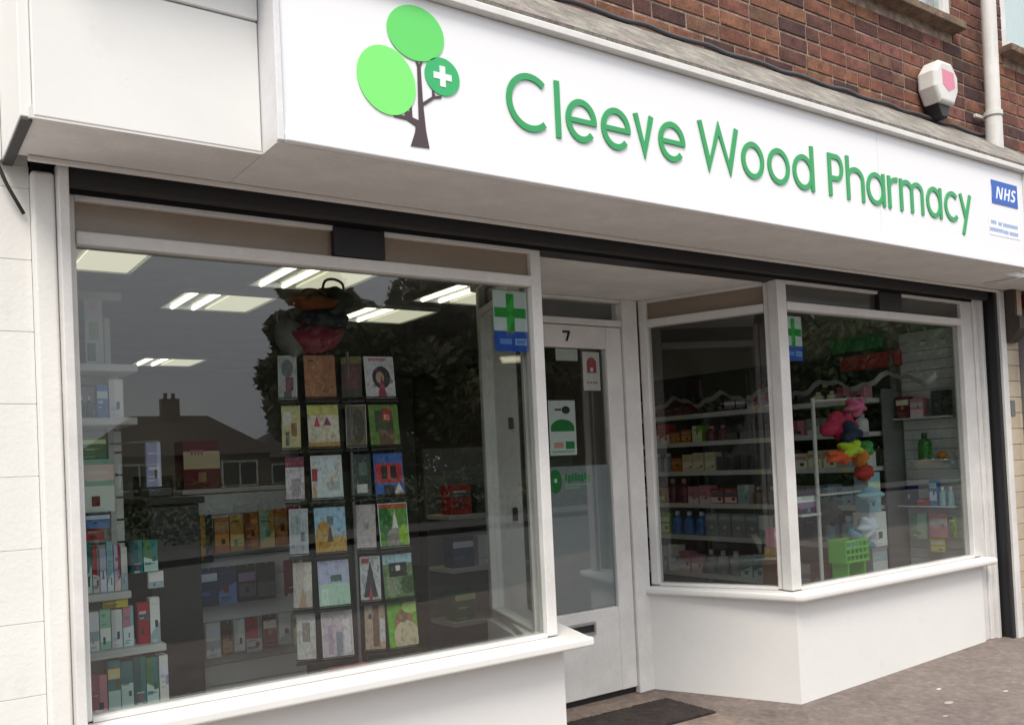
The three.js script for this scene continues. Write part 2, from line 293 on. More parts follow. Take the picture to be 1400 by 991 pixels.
  const quad = (x0, x1, y0, y1, v0, v1, d) => { const g = new THREE.BoxGeometry(x1 - x0, y1 - y0, d), u = g.attributes.uv; for (let i = 0; i < u.count; i++) u.setY(i, v0 + (v1 - v0) * u.getY(i)); return g.translate((x0 + x1) / 2, (y0 + y1) / 2, ZS + d / 2 + 0.0005); };
  part(s, 'badge', quad(5.045, 5.325, 2.572, 2.70, 0.5, 1, 0.003), bm, 'blue badge with white italic capitals');
  part(s, 'small_print', quad(5.0, 5.335, 2.395, 2.49, 0, 0.5, 0.0012), bm, 'two lines of faint blue small print');
}

// ---------------------------------------------------------------- sloping flashing and brick storey above
const WZ = 0.1;
{
  const f = thing('sloping_flashing', 'grey leaded slope between the sign and the brick wall', 'flashing');
  const N = 6, x0 = 0.4, x1 = 6.0;
  for (let i = 0; i < N; i++) {
    const a = x0 + (x1 - x0) * i / N, b = x0 + (x1 - x0) * (i + 1) / N - 0.004;
    const g = new THREE.ExtrudeGeometry(new THREE.Shape([[0.555, 2.812], [0.56, 2.828], [WZ + 0.004, 3.2], [WZ + 0.004, 2.812]].map(p => new THREE.Vector2(...p))), { depth: b - a, bevelEnabled: false, steps: 1 });
    g.rotateY(-Math.PI / 2).translate(b, 0, 0).scale(1, 1, 1);
    part(f, 'lead_sheet', metric(g), M.lead);
  }
  part(f, 'upstand_cord', tube(Array.from({ length: 40 }, (_, i) => [0.6 + i * 0.135, 3.203 + 0.006 * Math.sin(i * 2.3), WZ + 0.022]), 0.011, 160, 6), M.darkLead, 'dark sagging cable along the wall joint');
}
{
  const w = thing('brick_wall', 'red brown brick upper storey above the shop sign', 'wall');
  const wins = [[4.35, 5.565, 3.86, 5.3], [6.2, 7.2, 3.86, 5.3]];
  const sh = new THREE.Shape([[0.5, 2.3], [14, 2.3], [14, 5.6], [0.5, 5.6]].map(p => new THREE.Vector2(...p)));
  for (const [a, b, c, d] of wins) sh.holes.push(new THREE.Path([[a, c], [a, d], [b, d], [b, c]].map(p => new THREE.Vector2(...p))));
  part(w, 'mortar_backing', metric(new THREE.ExtrudeGeometry(sh, { depth: 0.21, bevelEnabled: false }).translate(0, 0, WZ - 0.222)), M.mortar);
  const tones = [[0.27, 0.105, 0.07], [0.22, 0.09, 0.065], [0.105, 0.048, 0.045], [0.32, 0.15, 0.085], [0.24, 0.125, 0.08], [0.16, 0.068, 0.055], [0.29, 0.12, 0.095], [0.31, 0.135, 0.08]].map(t => std(lin(...t), { map: brickMap, bumpMap: fineBump, bumpScale: 0.004, roughness: 0.9 }));
  const cg = {}; const geoOf = (l, k) => cg[`${l.toFixed(3)}_${k}`] ??= (() => { const g = frustumBrick(l, 0.066, 0.014, 0.0015 + 0.0008 * (k % 3)), u = g.attributes.uv; for (let i = 0; i < u.count; i++) u.setXY(i, u.getX(i) + k * 0.1373, u.getY(i) + k * 0.2711); return g; })();
  const all = [], sillTop = 3.865;
  for (let r = 0, y = 3.20; y < 5.4; r++, y += 0.079) {
    let x = 0.52 + (r % 2 ? 0.112 : 0) + rr(-0.01, 0.01);
    while (x < 13.8) {
      let l = rnd() < 0.16 ? 0.103 : 0.213; const cx = x + l / 2, cy = y + 0.034;
      const hit = wins.find(([a, b, c, d]) => x < b + 0.004 && x + l > a - 0.004 && cy + 0.035 > c - 0.05 && cy - 0.035 < d);
      if (!hit) all.push([cx, cy, l]);
      else { const e0 = hit[0] - 0.006 - x, e1 = x + l - hit[1] - 0.006; if (e0 > 0.03) all.push([x + e0 / 2, cy, e0]); if (e1 > 0.03) all.push([x + l - e1 / 2, cy, e1]); }
      x += l + 0.011;
    }
  }
  const inView = ([x, y]) => x > 2.3 && y < 3.2 + (x - 2.35) * 0.285 + 0.05;
  const seen = all.filter(inView).filter(b => b[0] < 6.9).slice(0, 300), rest = all.filter(b => !seen.includes(b));
  for (const [x, y, l] of seen) { const m = part(w, 'brick', geoOf(l, Math.floor(rnd() * 9)), tones[Math.floor(rnd() * tones.length)]); m.position.set(x, y, WZ - 0.0225 + rr(0, 0.003)); m.rotation.z = rr(-0.006, 0.006); }
  const bt = tones.map(() => []);
  for (const [x, y, l] of rest) { const k = Math.floor(rnd() * tones.length), z = WZ - 0.0225 + rr(0, 0.003); bt[k].push(geoOf(l, Math.floor(rnd() * 9)).clone().translate(x, y, z)); }
  bt.forEach((b, i) => { if (b.length) part(w, 'far_bricks', mergeGeometries(b), tones[i]).userData.kind = 'stuff'; });
  for (const [a, b, c, d, two] of wins) {
    const win = part(w, 'upper_window', [rbox(a + 0.003, a + 0.068, c + 0.003, d - 0.003, WZ - 0.075, WZ - 0.012, 0.005), rbox(b - 0.068, b - 0.003, c + 0.003, d - 0.003, WZ - 0.075, WZ - 0.012, 0.005), rbox(a + 0.069, b - 0.069, c + 0.003, c + 0.075, WZ - 0.074, WZ - 0.013, 0.005), rbox(a + 0.069, b - 0.069, d - 0.07, d - 0.003, WZ - 0.074, WZ - 0.013, 0.005), rbox((a + b) / 2 + 0.16, (a + b) / 2 + 0.21, c + 0.076, d - 0.071, WZ - 0.073, WZ - 0.014, 0.005)], M.pvc);
    part(win, 'pane', box(a + 0.07, (a + b) / 2 + 0.159, c + 0.077, d - 0.072, WZ - 0.047, WZ - 0.043), M.upperGlass);
    part(win, 'pane', box((a + b) / 2 + 0.211, b - 0.07, c + 0.077, d - 0.072, WZ - 0.047, WZ - 0.043), M.upperGlass);
    part(w, 'window_sill', rbox(a - 0.05, b + 0.03, c - 0.052, c - 0.001, WZ - 0.1, WZ + 0.075, 0.008), M.stone);
    part(win, 'net_curtain', (() => { const g = new THREE.PlaneGeometry(b - a, d - c, 90, 1).translate((a + b) / 2, (c + d) / 2, WZ - 0.16), p = g.attributes.position; for (let i = 0; i < p.count; i++) p.setZ(i, WZ - 0.16 + 0.012 * Math.sin(p.getX(i) * 70)); g.computeVertexNormals(); return g; })(), std(lin(0.6, 0.64, 0.64), { roughness: 0.9 }));
  }
  part(w, 'room_lining', [box(4.2, 7.4, 3.7, 5.5, -0.6, -0.55)], M.inWall);
}
{
  const a = thing('alarm_box', 'white burglar alarm box with pink badge and black base on brick wall', 'alarm box', [5.245, 3.355, WZ]);
  const body = new THREE.Shape([[-0.075, -0.085], [0.075, -0.085], [0.125, 0.0], [0.128, 0.09], [0.06, 0.165], [-0.06, 0.165], [-0.128, 0.09], [-0.125, 0.0]].map(p => new THREE.Vector2(...p)));
  part(a, 'housing', new THREE.ExtrudeGeometry(body, { depth: 0.075, bevelEnabled: true, bevelSize: 0.022, bevelThickness: 0.022, bevelOffset: -0.022, bevelSegments: 4 }).translate(0, 0, 0.022), M.pvc);
  part(a, 'black_base', new THREE.ExtrudeGeometry(new THREE.Shape([[-0.068, -0.087], [0.068, -0.087], [0.03, -0.16], [-0.03, -0.16]].map(p => new THREE.Vector2(...p))), { depth: 0.075, bevelEnabled: true, bevelSize: 0.008, bevelThickness: 0.008, bevelOffset: -0.008, bevelSegments: 2 }).translate(0, 0, 0.01), M.black);
  part(a, 'pink_badge', plate([[-0.055, 0.11], [0.07, 0.105], [0.082, 0.02], [0.01, -0.015], [-0.05, 0.02]], 0.1185, 0.1205), col('#d8839b', 0.5));
}
{
  const p = thing('downpipe', 'white plastic downpipe between the upper windows', 'downpipe');
  part(p, 'pipe', rod([5.815, 3.06, WZ + 0.09], [5.875, 5.5, WZ + 0.09], 0.044, 20), M.pvc);
  part(p, 'socket', rod([5.8152, 3.07, WZ + 0.09], [5.819, 3.29, WZ + 0.09], 0.05, 20), M.pvc);
  part(p, 'bracket', [rod([5.819, 3.305, WZ + 0.09], [5.8195, 3.332, WZ + 0.09], 0.055, 20), rbox(5.73, 5.91, 3.308, 3.329, WZ + 0.01, WZ + 0.03, 0.003)], M.pvc);
}

// ---------------------------------------------------------------- windows
const HEAD = 2.01, SILL = 0.553, TOP = 2.166;
// local frame: x along the front, z outward
function shopWindow(label, origin, turn, x0, x1, o = {}) {
  const g = thing('shop_window', label, 'window', origin, turn), f = 0.03;
  const zf = 0.0, zb = -0.065, lp = o.lp ?? 0.045, rp = o.rp ?? 0.045;
  part(g, 'frame_post', rbox(x0, x0 + lp, SILL, TOP, zb, zf, 0.006), M.gloss);
  part(g, 'frame_post', rbox(x1 - rp, x1, SILL, TOP, zb, zf, 0.006), M.gloss);
  part(g, 'head_rail', rbox(x0 + lp, x1 - rp, HEAD, HEAD + 0.043, zb + 0.001, zf + 0.006, 0.006), M.gloss);
  part(g, 'bottom_rail', rbox(x0 + lp, x1 - rp, SILL - 0.005, SILL + 0.012, zb + 0.001, zf - 0.001, 0.004), M.gloss);
  part(g, 'top_rail', rbox(x0 + lp, x1 - rp, TOP - 0.018, TOP, zb + 0.001, zf - 0.001, 0.003), M.gloss);
  part(g, 'pane', box(x0 + lp, x1 - rp, SILL + 0.012, HEAD, -0.034, -0.03), M.glass);
  part(g, 'transom_panel', box(x0 + lp, x1 - rp, HEAD + 0.043, TOP - 0.018, -0.03, -0.024), o.tm ?? M.spandrelGrey);
  return g;
}
shopWindow('wide shop window with the greeting card spinner behind it', [0, 0, 0], 0, 0.5, 2.335, { lp: 0.04, rp: 0.052, tm: M.spandrel });
shopWindow('shop window with toys and wall shelving behind it', [0, 0, 0], 0, 3.868, 5.735, { lp: 0.075, rp: 0.08 });
const L0 = [2.345, -0.07], L1 = [2.585, -0.775], R1 = [3.612, -0.775], R0 = [3.885, -0.07];
const len = (a, b) => Math.hypot(b[0] - a[0], b[1] - a[1]), ang = (a, b) => Math.atan2(-(b[1] - a[1]), b[0] - a[0]);
shopWindow('slanting side window joining the wide window to the door frame', [L0[0], 0, L0[1]], ang(L0, L1), 0, len(L0, L1), { lp: 0.035, rp: 0.05 });
shopWindow('slanting side window between the door and the toy window', [R1[0], 0, R1[1]], ang(R1, R0), 0, len(R1, R0), { lp: 0.05, rp: 0.03, tm: M.spandrel });
part(scene, numbered('window_pilaster'), [rbox(5.737, 5.79, -0.1, 2.2, -0.12, -0.006, 0.006), rbox(5.792, 5.835, -0.1, 2.2, -0.1, 0.006, 0.006), rbox(5.837, 5.868, -0.1, 2.2, -0.1, 0.03, 0.004)], M.gloss); tag(scene.children[scene.children.length - 1], 'cream timber pilaster beside the black shutter guide', 'pilaster');
for (const [x0, x1, l] of [[1.395, 1.6, 'black shutter motor box over the wide card window'], [4.765, 4.99, 'black shutter motor box over the toy window']])
  single('shutter_motor_box', rbox(x0, x1, HEAD + 0.046, TOP - 0.003, -0.023, 0.01, 0.004), M.black, l, 'motor box');
// stall risers and sills
single('stall_riser', prism([[0.484, 0.008], [2.352, 0.008], [2.62, -0.78], [2.51, -0.80], [2.27, -0.12], [0.484, -0.12]], -0.2, SILL - 0.046), M.render, 'white rendered low wall under the wide card window', 'low wall');
single('stall_riser', prism([[3.585, -0.79], [3.872, 0.012], [5.70, 0.012], [5.70, -0.12], [3.98, -0.12], [3.71, -0.80]], -0.2, SILL - 0.046), M.render, 'white rendered low wall under the toy window', 'low wall');
single('window_sill', prism([[0.484, 0.115], [2.43, 0.115], [2.438, 0.07], [2.70, -0.74], [2.56, -0.77], [2.26, -0.13], [0.484, -0.13]], SILL - 0.045, SILL - 0.006, 0.011), M.sill, 'thick white sill below the wide card window', 'sill');
single('window_sill', prism([[3.555, -0.785], [3.822, 0.05], [3.845, 0.082], [5.765, 0.082], [5.765, -0.003], [5.73, -0.13], [3.99, -0.13], [3.75, -0.79]], SILL - 0.05, SILL - 0.006, 0.017), M.sill, 'rounded white sill turning the corner below the toy window', 'sill');
structure('entrance_slab', prism([[2.30, 0.05], [2.62, -1.0], [3.6, -1.0], [3.87, 0.05]], -0.3, -0.034), M.slab);
{
  const m = thing('door_mat', 'dark brown coir door mat in front of the shop door', 'mat', [3.06, -0.030, -0.40], -0.03);
  part(m, 'mat_body', (() => { const g = new THREE.BoxGeometry(0.84, 0.010, 0.36, 60, 2, 30), p = g.attributes.position; for (let i = 0; i < p.count; i++) if (p.getY(i) > 0) p.setY(i, p.getY(i) + rr(-0.002, 0.003)); g.computeVertexNormals(); return metric(g); })(), M.mat);
}

// ---------------------------------------------------------------- door
const DZ = -0.8;
{
  const f = thing('door_frame', 'white frame around the shop door with a dark fanlight', 'door frame');
  part(f, 'post', rbox(2.575, 2.635, -0.05, TOP, DZ - 0.06, DZ + 0.03, 0.005), M.gloss);
  part(f, 'post', rbox(3.487, 3.6, -0.05, TOP, DZ - 0.06, DZ + 0.03, 0.005), M.gloss);
  part(f, 'head_bar', rbox(2.635, 3.487, 2.012, 2.047, DZ - 0.055, DZ + 0.022, 0.005), M.gloss);
  part(f, 'top_bar', rbox(2.635, 3.487, 2.148, TOP - 0.001, DZ - 0.055, DZ + 0.022, 0.005), M.gloss);
  part(f, 'fanlight', box(2.636, 3.486, 2.048, 2.147, DZ - 0.02, DZ - 0.016), M.glass);
  const d = thing('shop_door', 'white glazed shop door with posters and a letter plate', 'door');
  part(d, 'stile', rbox(2.64, 2.752, 0.0, 2.008, DZ - 0.03, DZ + 0.014, 0.006), M.gloss);
  part(d, 'stile', rbox(3.372, 3.484, 0.0, 2.008, DZ - 0.03, DZ + 0.014, 0.006), M.gloss);
  part(d, 'top_rail', rbox(2.752, 3.372, 1.885, 2.008, DZ - 0.029, DZ + 0.013, 0.006), M.gloss);
  part(d, 'bottom_panel', rbox(2.752, 3.372, 0.0, 0.462, DZ - 0.029, DZ + 0.013, 0.006), M.gloss);
  part(d, 'pane', box(2.752, 3.372, 0.462, 1.885, DZ - 0.008, DZ - 0.004), M.glass);
  const lp = part(d, 'letter_plate', [rbox(2.985, 3.19, 0.335, 0.349, DZ + 0.012, DZ + 0.03, 0.003), rbox(2.985, 3.19, 0.388, 0.402, DZ + 0.012, DZ + 0.03, 0.003), rbox(2.985, 2.999, 0.349, 0.388, DZ + 0.012, DZ + 0.03, 0.003), rbox(3.176, 3.19, 0.349, 0.388, DZ + 0.012, DZ + 0.03, 0.003)], M.steel);
  part(lp, 'flap', rbox(3.0, 3.175, 0.35, 0.387, DZ + 0.0125, DZ + 0.017, 0.002), M.darkFit);
  part(d, 'lock', rbox(2.682, 2.712, 0.98, 1.05, DZ + 0.014, DZ + 0.022, 0.003), M.darkFit);
  part(d, 'lock', rbox(2.682, 2.712, 1.45, 1.51, DZ + 0.014, DZ + 0.022, 0.003), M.darkFit);
  part(d, 'number_seven', plate([[3.065, 1.975], [3.115, 1.975], [3.115, 1.963], [3.096, 1.918], [3.083, 1.918], [3.1, 1.963], [3.065, 1.963]], DZ + 0.0135, DZ + 0.0165), M.darkFit);
  part(d, 'threshold', box(2.638, 3.486, -0.034, -0.002, DZ - 0.05, DZ - 0.005), M.black);
}

// ---------------------------------------------------------------- posters and stickers (flat prints)
function canvasMat(w, h, draw, o = {}) { const cv = document.createElement('canvas'); cv.width = w; cv.height = h; const c = cv.getContext('2d'); draw(c, w, h); const t = new THREE.CanvasTexture(cv); t.colorSpace = THREE.SRGBColorSpace; return std(0xffffff, { map: t, roughness: 0.6, ...o }); }
function flatPrint(name, label, category, x0, x1, y0, y1, z, mat, d = 0.0015, group) { return single(name, new THREE.BoxGeometry(x1 - x0, y1 - y0, d), mat, label, category, group, [(x0 + x1) / 2, (y0 + y1) / 2, z]); }
const crossArt = canvasMat(256, 384, (c, w, h) => {
  c.fillStyle = '#cfdcdc'; c.fillRect(0, 0, w, h); c.fillStyle = '#1250b4'; c.fillRect(0, 255, w, h - 255); c.fillStyle = '#129a2e'; c.fillRect(98, 18, 60, 245); c.fillRect(8, 108, 240, 62);
  c.fillStyle = '#2db84c'; c.beginPath(); c.moveTo(98, 108); c.lineTo(128, 138); c.lineTo(158, 108); c.lineTo(158, 18); c.fill(); c.beginPath(); c.moveTo(158, 170); c.lineTo(128, 138); c.lineTo(98, 170); c.lineTo(98, 263); c.fill();
  c.fillStyle = '#5c93dc'; c.fillRect(40, 305, 90, 34); c.fillStyle = '#8ab6ea'; c.fillRect(156, 300, 88, 42); c.fillStyle = '#1250b4'; c.font = 'italic bold 34px sans-serif'; c.fillText('NHS', 162, 333);
});
flatPrint('window_sticker', 'green cross sticker with blue base in the wide card window corner', 'sticker', 2.107, 2.278, 1.738, 1.99, -0.0375, crossArt);
flatPrint('window_sticker', 'green cross sticker with blue base in the toy window corner', 'sticker', 3.955, 4.1, 1.748, 1.985, -0.0375, crossArt);
flatPrint('door_poster', 'white poster with green shapes on the door glass', 'poster', 2.962, 3.145, 1.305, 1.6, DZ - 0.0095, canvasMat(256, 400, (c, w, h) => {
  c.fillStyle = '#dfe6e4'; c.fillRect(0, 0, w, h); c.fillStyle = '#2b3330'; c.fillRect(60, 60, 60, 14); c.beginPath(); c.ellipse(165, 70, 40, 28, 0, 0, 7); c.fill(); c.fillStyle = '#1f8a45'; c.beginPath(); c.ellipse(128, 200, 112, 62, 0, Math.PI, 0); c.fill(); c.fillRect(16, 200, 224, 26); c.fillRect(150, 300, 85, 55); c.fillStyle = '#d6a596'; c.fillRect(40, 305, 90, 42); c.fillStyle = '#9fc9b0'; c.fillRect(20, 365, 215, 16);
}));
flatPrint('door_poster', 'small white notice with a red bell on the door glass', 'poster', 3.215, 3.335, 1.655, 1.868, DZ - 0.0095, canvasMat(160, 256, (c, w, h) => {
  c.fillStyle = '#e3dfdf'; c.fillRect(0, 0, w, h); c.fillStyle = '#b8404e'; c.beginPath(); c.ellipse(82, 80, 46, 44, 0, Math.PI, 0); c.fill(); c.fillRect(36, 80, 92, 60); c.fillStyle = '#f4ecec'; c.fillRect(70, 104, 26, 26); c.fillStyle = '#7d7a80'; for (const x of [30, 60, 90, 112]) c.fillRect(x, 198, 20, 12);
}));
flatPrint('door_poster', 'blank white card at the top of the door glass', 'poster', 3.03, 3.18, 1.815, 1.88, DZ - 0.0095, std(lin(0.7, 0.74, 0.72)));
flatPrint('door_panel', 'grey opaque film on the lower door glass with green print', 'panel', 2.955, 3.371, 0.465, 1.245, DZ - 0.0105, canvasMat(512, 960, (c, w, h) => {
  c.fillStyle = '#8f969b'; c.fillRect(0, 0, w, h); c.fillStyle = '#12853f'; c.beginPath(); c.ellipse(40, 95, 55, 78, 0, 0, 7); c.fill(); c.fillStyle = '#e8f2ea'; c.fillRect(32, 78, 22, 26); c.fillStyle = '#1d9150'; for (let k = 0; k < 8; k++) c.fillRect(118 + k * 28, k % 3 ? 58 : 48, 22, k % 2 ? 52 : 44); c.fillStyle = '#9dbcaa'; c.fillRect(120, 118, 190, 12); c.fillRect(120, 138, 130, 10);
}));

// ---------------------------------------------------------------- ceiling lights
const glowTube = std(0xfffbe8, { emissive: lin(1, 0.95, 0.8), emissiveIntensity: 1.2 }), glowPanel = std(0xf2eecf, { emissive: lin(1, 0.95, 0.72), emissiveIntensity: 0.33 });
const lampSpots = [[0.92, -2.0, 'over the front of the shop by the pier'], [2.2, -2.05, 'over the greeting card spinner aisle'], [3.38, -2.15, 'just inside the shop door'], [1.92, -2.98, 'second back over the packet stand'], [3.2, -3.08, 'second back behind the shop door'], [2.45, -6.25, 'in the middle of the deep shop floor'], [2.78, -8.2, 'by the rear wall of the shop']];
for (const [x, z, where] of lampSpots) {
  const l = thing('ceiling_light', `square fluorescent ceiling light with cream diffuser ${where}`, 'ceiling light', [x, 2.45, z], 0, 'ceiling lights in the shop');
  part(l, 'housing', [box(-0.31, 0.31, -0.03, -0.001, -0.31, -0.295), box(-0.31, 0.31, -0.03, -0.001, 0.295, 0.31), box(-0.31, -0.295, -0.03, -0.001, -0.295, 0.295), box(0.295, 0.31, -0.03, -0.001, -0.295, 0.295), box(-0.295, 0.295, -0.006, -0.002, -0.295, 0.295)], M.shelf);
  part(l, 'tube', rod([-0.22, -0.022, -0.28], [-0.22, -0.022, 0.28], 0.014, 10), glowTube);
  part(l, 'tube', rod([-0.08, -0.022, -0.28], [-0.08, -0.022, 0.28], 0.014, 10), glowTube);
  part(l, 'diffuser', box(0.0, 0.28, -0.024, -0.016, -0.28, 0.28), glowPanel);
  const a = new THREE.RectAreaLight(0xfff0d0, 0.36, 0.58, 0.58); a.position.set(0, -0.045, 0); a.lookAt(x, 0, z); a.rotation.set(-Math.PI / 2, 0, 0); l.add(a);
}

// ---------------------------------------------------------------- neighbouring shop at the far end
{
  const p = thing('tiled_pilaster', 'cream tiled pilaster of the neighbouring shop', 'pilaster');
  part(p, 'core', box(5.972, 6.6, -0.2, 2.2, -0.3, 0.09), M.mortar);
  const tg = [frustumBrick(0.152, 0.099, 0.011, 0.002), frustumBrick(0.152, 0.099, 0.011, 0.003)];
  for (let r = 0; r < 22; r++) for (let k = 0; k < 4; k++) { const m = part(p, 'tile', tg[(r + k) % 2], (r * 7 + k * 3) % 5 < 3 ? M.tile : M.tileB); m.position.set(6.05 + k * 0.155, 0.03 + r * 0.102 - 0.06, 0.089 + rr(0, 0.001)); }
  const g = thing('end_bracket', 'dark brown moulded bracket under the neighbouring fascia', 'bracket');
  part(g, 'console', (() => { const b = new THREE.ExtrudeGeometry(new THREE.Shape([[0.104, 1.9], [0.135, 1.9], [0.2, 1.98], [0.2, 2.06], [0.104, 2.06]].map(q => new THREE.Vector2(...q))), { depth: 0.1, bevelEnabled: false }); return metric(b.rotateY(-Math.PI / 2).translate(6.075, 0, 0)); })(), M.brown);
  part(g, 'post', rbox(5.972, 6.0, 2.061, 2.23, 0.101, 0.18, 0.004), M.brown);
  part(g, 'cap', rbox(6.002, 6.08, 2.061, 2.23, 0.101, 0.17, 0.004), M.tileB);
  single('air_brick', rbox(6.0, 6.05, 1.43, 1.53, 0.1, 0.108, 0.003), M.greyFit, 'small grey vent plate on the cream tiles', 'vent');
  const n = thing('neighbour_shopfront', 'grey shopfront frame with a maroon top beyond the tiles', 'shopfront');
  part(n, 'frame', rbox(6.15, 6.32, -0.2, 2.12, 0.102, 0.22, 0.005), M.greyFit);
  part(n, 'maroon_board', rbox(6.14, 14, 2.122, 2.215, 0.102, 0.25, 0.004), col('#6b1424'));
  part(n, 'wall_body', box(6.61, 14, -0.2, 2.12, -0.3, 0.1), M.greyFit);
  const f = thing('neighbour_fascia', 'plain white fascia of the neighbouring shop', 'fascia');
  part(f, 'panel', rbox(5.416, 14, 2.266, 2.8, 0.13, 0.44, 0.004), M.fascia);
  part(f, 'lower_strip', rbox(5.56, 14, 2.222, 2.233, 0.2, 0.46, 0.003), M.gloss);
}

// ---------------------------------------------------------------- printed packs and cards
const designs = {
  teal: ['#17787a', '#bfe0dc', '#0d5558'], white: ['#dfe2e0', '#9fb4bd', '#c9ccd2'], orange: ['#b8671c', '#e0a24a', '#7a3a10'], ochre: ['#b58a2e', '#e6cf88', '#6e4a14'], navy: ['#1d2f63', '#5c7fc0', '#0f1a3c'], black: ['#1c1c22', '#5a5a66', '#3a3a44'],
  red: ['#a81f2c', '#f0d8d4', '#701018'], maroon: ['#6b1a2c', '#b98a90', '#45101c'], green: ['#3f7a4a', '#bcd8b4', '#27512f'], mint: ['#9cc8b4', '#e4f2ea', '#5c9a80'], lilac: ['#b9bdd6', '#dfe2ee', '#9a9ec0'], blue: ['#2f6fb5', '#cfe0f2', '#183f72'],
  cream: ['#d8cda8', '#f0ead2', '#a8946a'], pink: ['#c98494', '#ecd0d6', '#9c4c60'], grey: ['#8d9296', '#c6cacc', '#63686c'], sky: ['#8fb9c6', '#d8e9ee', '#4e8798'], yellow: ['#cdbb2a', '#f0e890', '#8a7a10'], brown: ['#6b4a32', '#b0906c', '#3c2818'], purple: ['#4a2850', '#9a78a4', '#2c1430'], lime: ['#7cb832', '#dcf0a8', '#3f6a12'],
};
const keys = Object.keys(designs);
const VAR = 6;
const packMat = canvasMat(2048, 2048, (c) => {
  keys.forEach((k, n) => {
    const [bg, lt, dk] = designs[k];
    for (let v = 0; v < VAR; v++) {
      const q = n * VAR + v, x = (q % 11) * 186, y = Math.floor(q / 11) * 186, W = 182, H = 182, other = designs[keys[(n * 7 + v * 5 + 3) % keys.length]];
      c.save(); c.beginPath(); c.rect(x, y, W, H); c.clip(); c.fillStyle = bg; c.fillRect(x, y, W, H);
      if (v % 3 === 1) { c.fillStyle = lt; c.fillRect(x + 16, y + H * rr(0.45, 0.6), W, H * rr(0.25, 0.6)); }
      if (v % 3 === 2) { c.fillStyle = v > 3 ? other[0] : dk; c.fillRect(x + 16, y, W * rr(0.3, 0.7), H); }
      if (v === 0 || v === 4) { c.fillStyle = other[1]; c.fillRect(x + 16, y + H * rr(0.1, 0.25), W, H * rr(0.18, 0.3)); }
      if (v === 3 || v === 5) { c.fillStyle = lt; c.beginPath(); c.moveTo(x + 16, y + H * rr(0.5, 1)); c.lineTo(x + W, y + H * rr(0.2, 0.7)); c.lineTo(x + W, y + H); c.lineTo(x + 16, y + H); c.fill(); }
      c.fillStyle = v % 2 ? dk : lt; for (let i = 0, m = 2 + Math.floor(rnd() * 3); i < m; i++) { const wx = 24 + rnd() * 30, wy = H * (0.12 + 0.8 * rnd()); for (let t = 0; t < 3 + rnd() * 6; t++) c.fillRect(x + wx + t * 15, y + wy, 11, 5 + 8 * (i === 0)); }
      c.fillStyle = other[2]; c.fillRect(x + W * rr(0.3, 0.7), y + H * rr(0.4, 0.75), W * rr(0.12, 0.3), H * rr(0.1, 0.2));
      c.restore();
    }
  });
}, { roughness: 0.42 });
const packCache = {};
function packGeo(w, h, d, key, v = 0) {
  const id = [w.toFixed(3), h.toFixed(3), d.toFixed(3), key, v].join(); if (packCache[id]) return packCache[id];
  const g = new THREE.BoxGeometry(w, h, d).translate(0, h / 2, 0), u = g.attributes.uv, nrm = g.attributes.normal, q = keys.indexOf(key) * VAR + v % VAR, x0 = (q % 11) * 186 / 2048, y1 = 1 - Math.floor(q / 11) * 186 / 2048;
  for (let i = 0; i < u.count; i++) { const front = nrm.getZ(i) > 0.5; u.setXY(i, x0 + (front ? 14 + 166 * u.getX(i) : 3 + 9 * u.getX(i)) / 2048, y1 - (2 + 178 * (1 - u.getY(i))) / 2048); }
  return packCache[id] = g;
}
let packN = 0;
const bottleCache = {};
function bottle(name, label, category, pos, r, h, hex, capHex, group) {
  const id = `${r.toFixed(3)}_${h.toFixed(3)}`; const b = bottleCache[id] ??= [new THREE.LatheGeometry([[0, 0], [r * 0.94, 0], [r, r * 0.12], [r, h * 0.62], [r * 0.85, h * 0.72], [r * 0.4, h * 0.8], [r * 0.38, h * 0.84], [0, h * 0.84]].map(p => new THREE.Vector2(...p)), 14), new THREE.CylinderGeometry(r * 0.42, r * 0.45, h * 0.18, 12).translate(0, h * 0.93, 0)];
  const t = thing(name, label, category, pos, 0, group); part(t, 'body', b[0], col(hex, 0.25)); part(t, 'cap', b[1], col(capHex, 0.4)); return t;
}
const colourWord = { teal: 'teal', white: 'white', orange: 'orange', ochre: 'ochre', navy: 'navy', black: 'black', red: 'red', maroon: 'maroon', green: 'green', mint: 'mint green', lilac: 'lilac', blue: 'blue', cream: 'cream', pink: 'pink', grey: 'grey', sky: 'pale blue', yellow: 'yellow', brown: 'brown', purple: 'purple', lime: 'lime green' };
function pack(name, label, category, key, x0, x1, y0, y1, z, d, o = {}) { return single(name, packGeo(x1 - x0, y1 - y0, d, key, (o.v ?? 0) + 2 * (packN++ % 3)), packMat, label, category, o.group, [(x0 + x1) / 2, y0, z], o.turn ?? 0); }

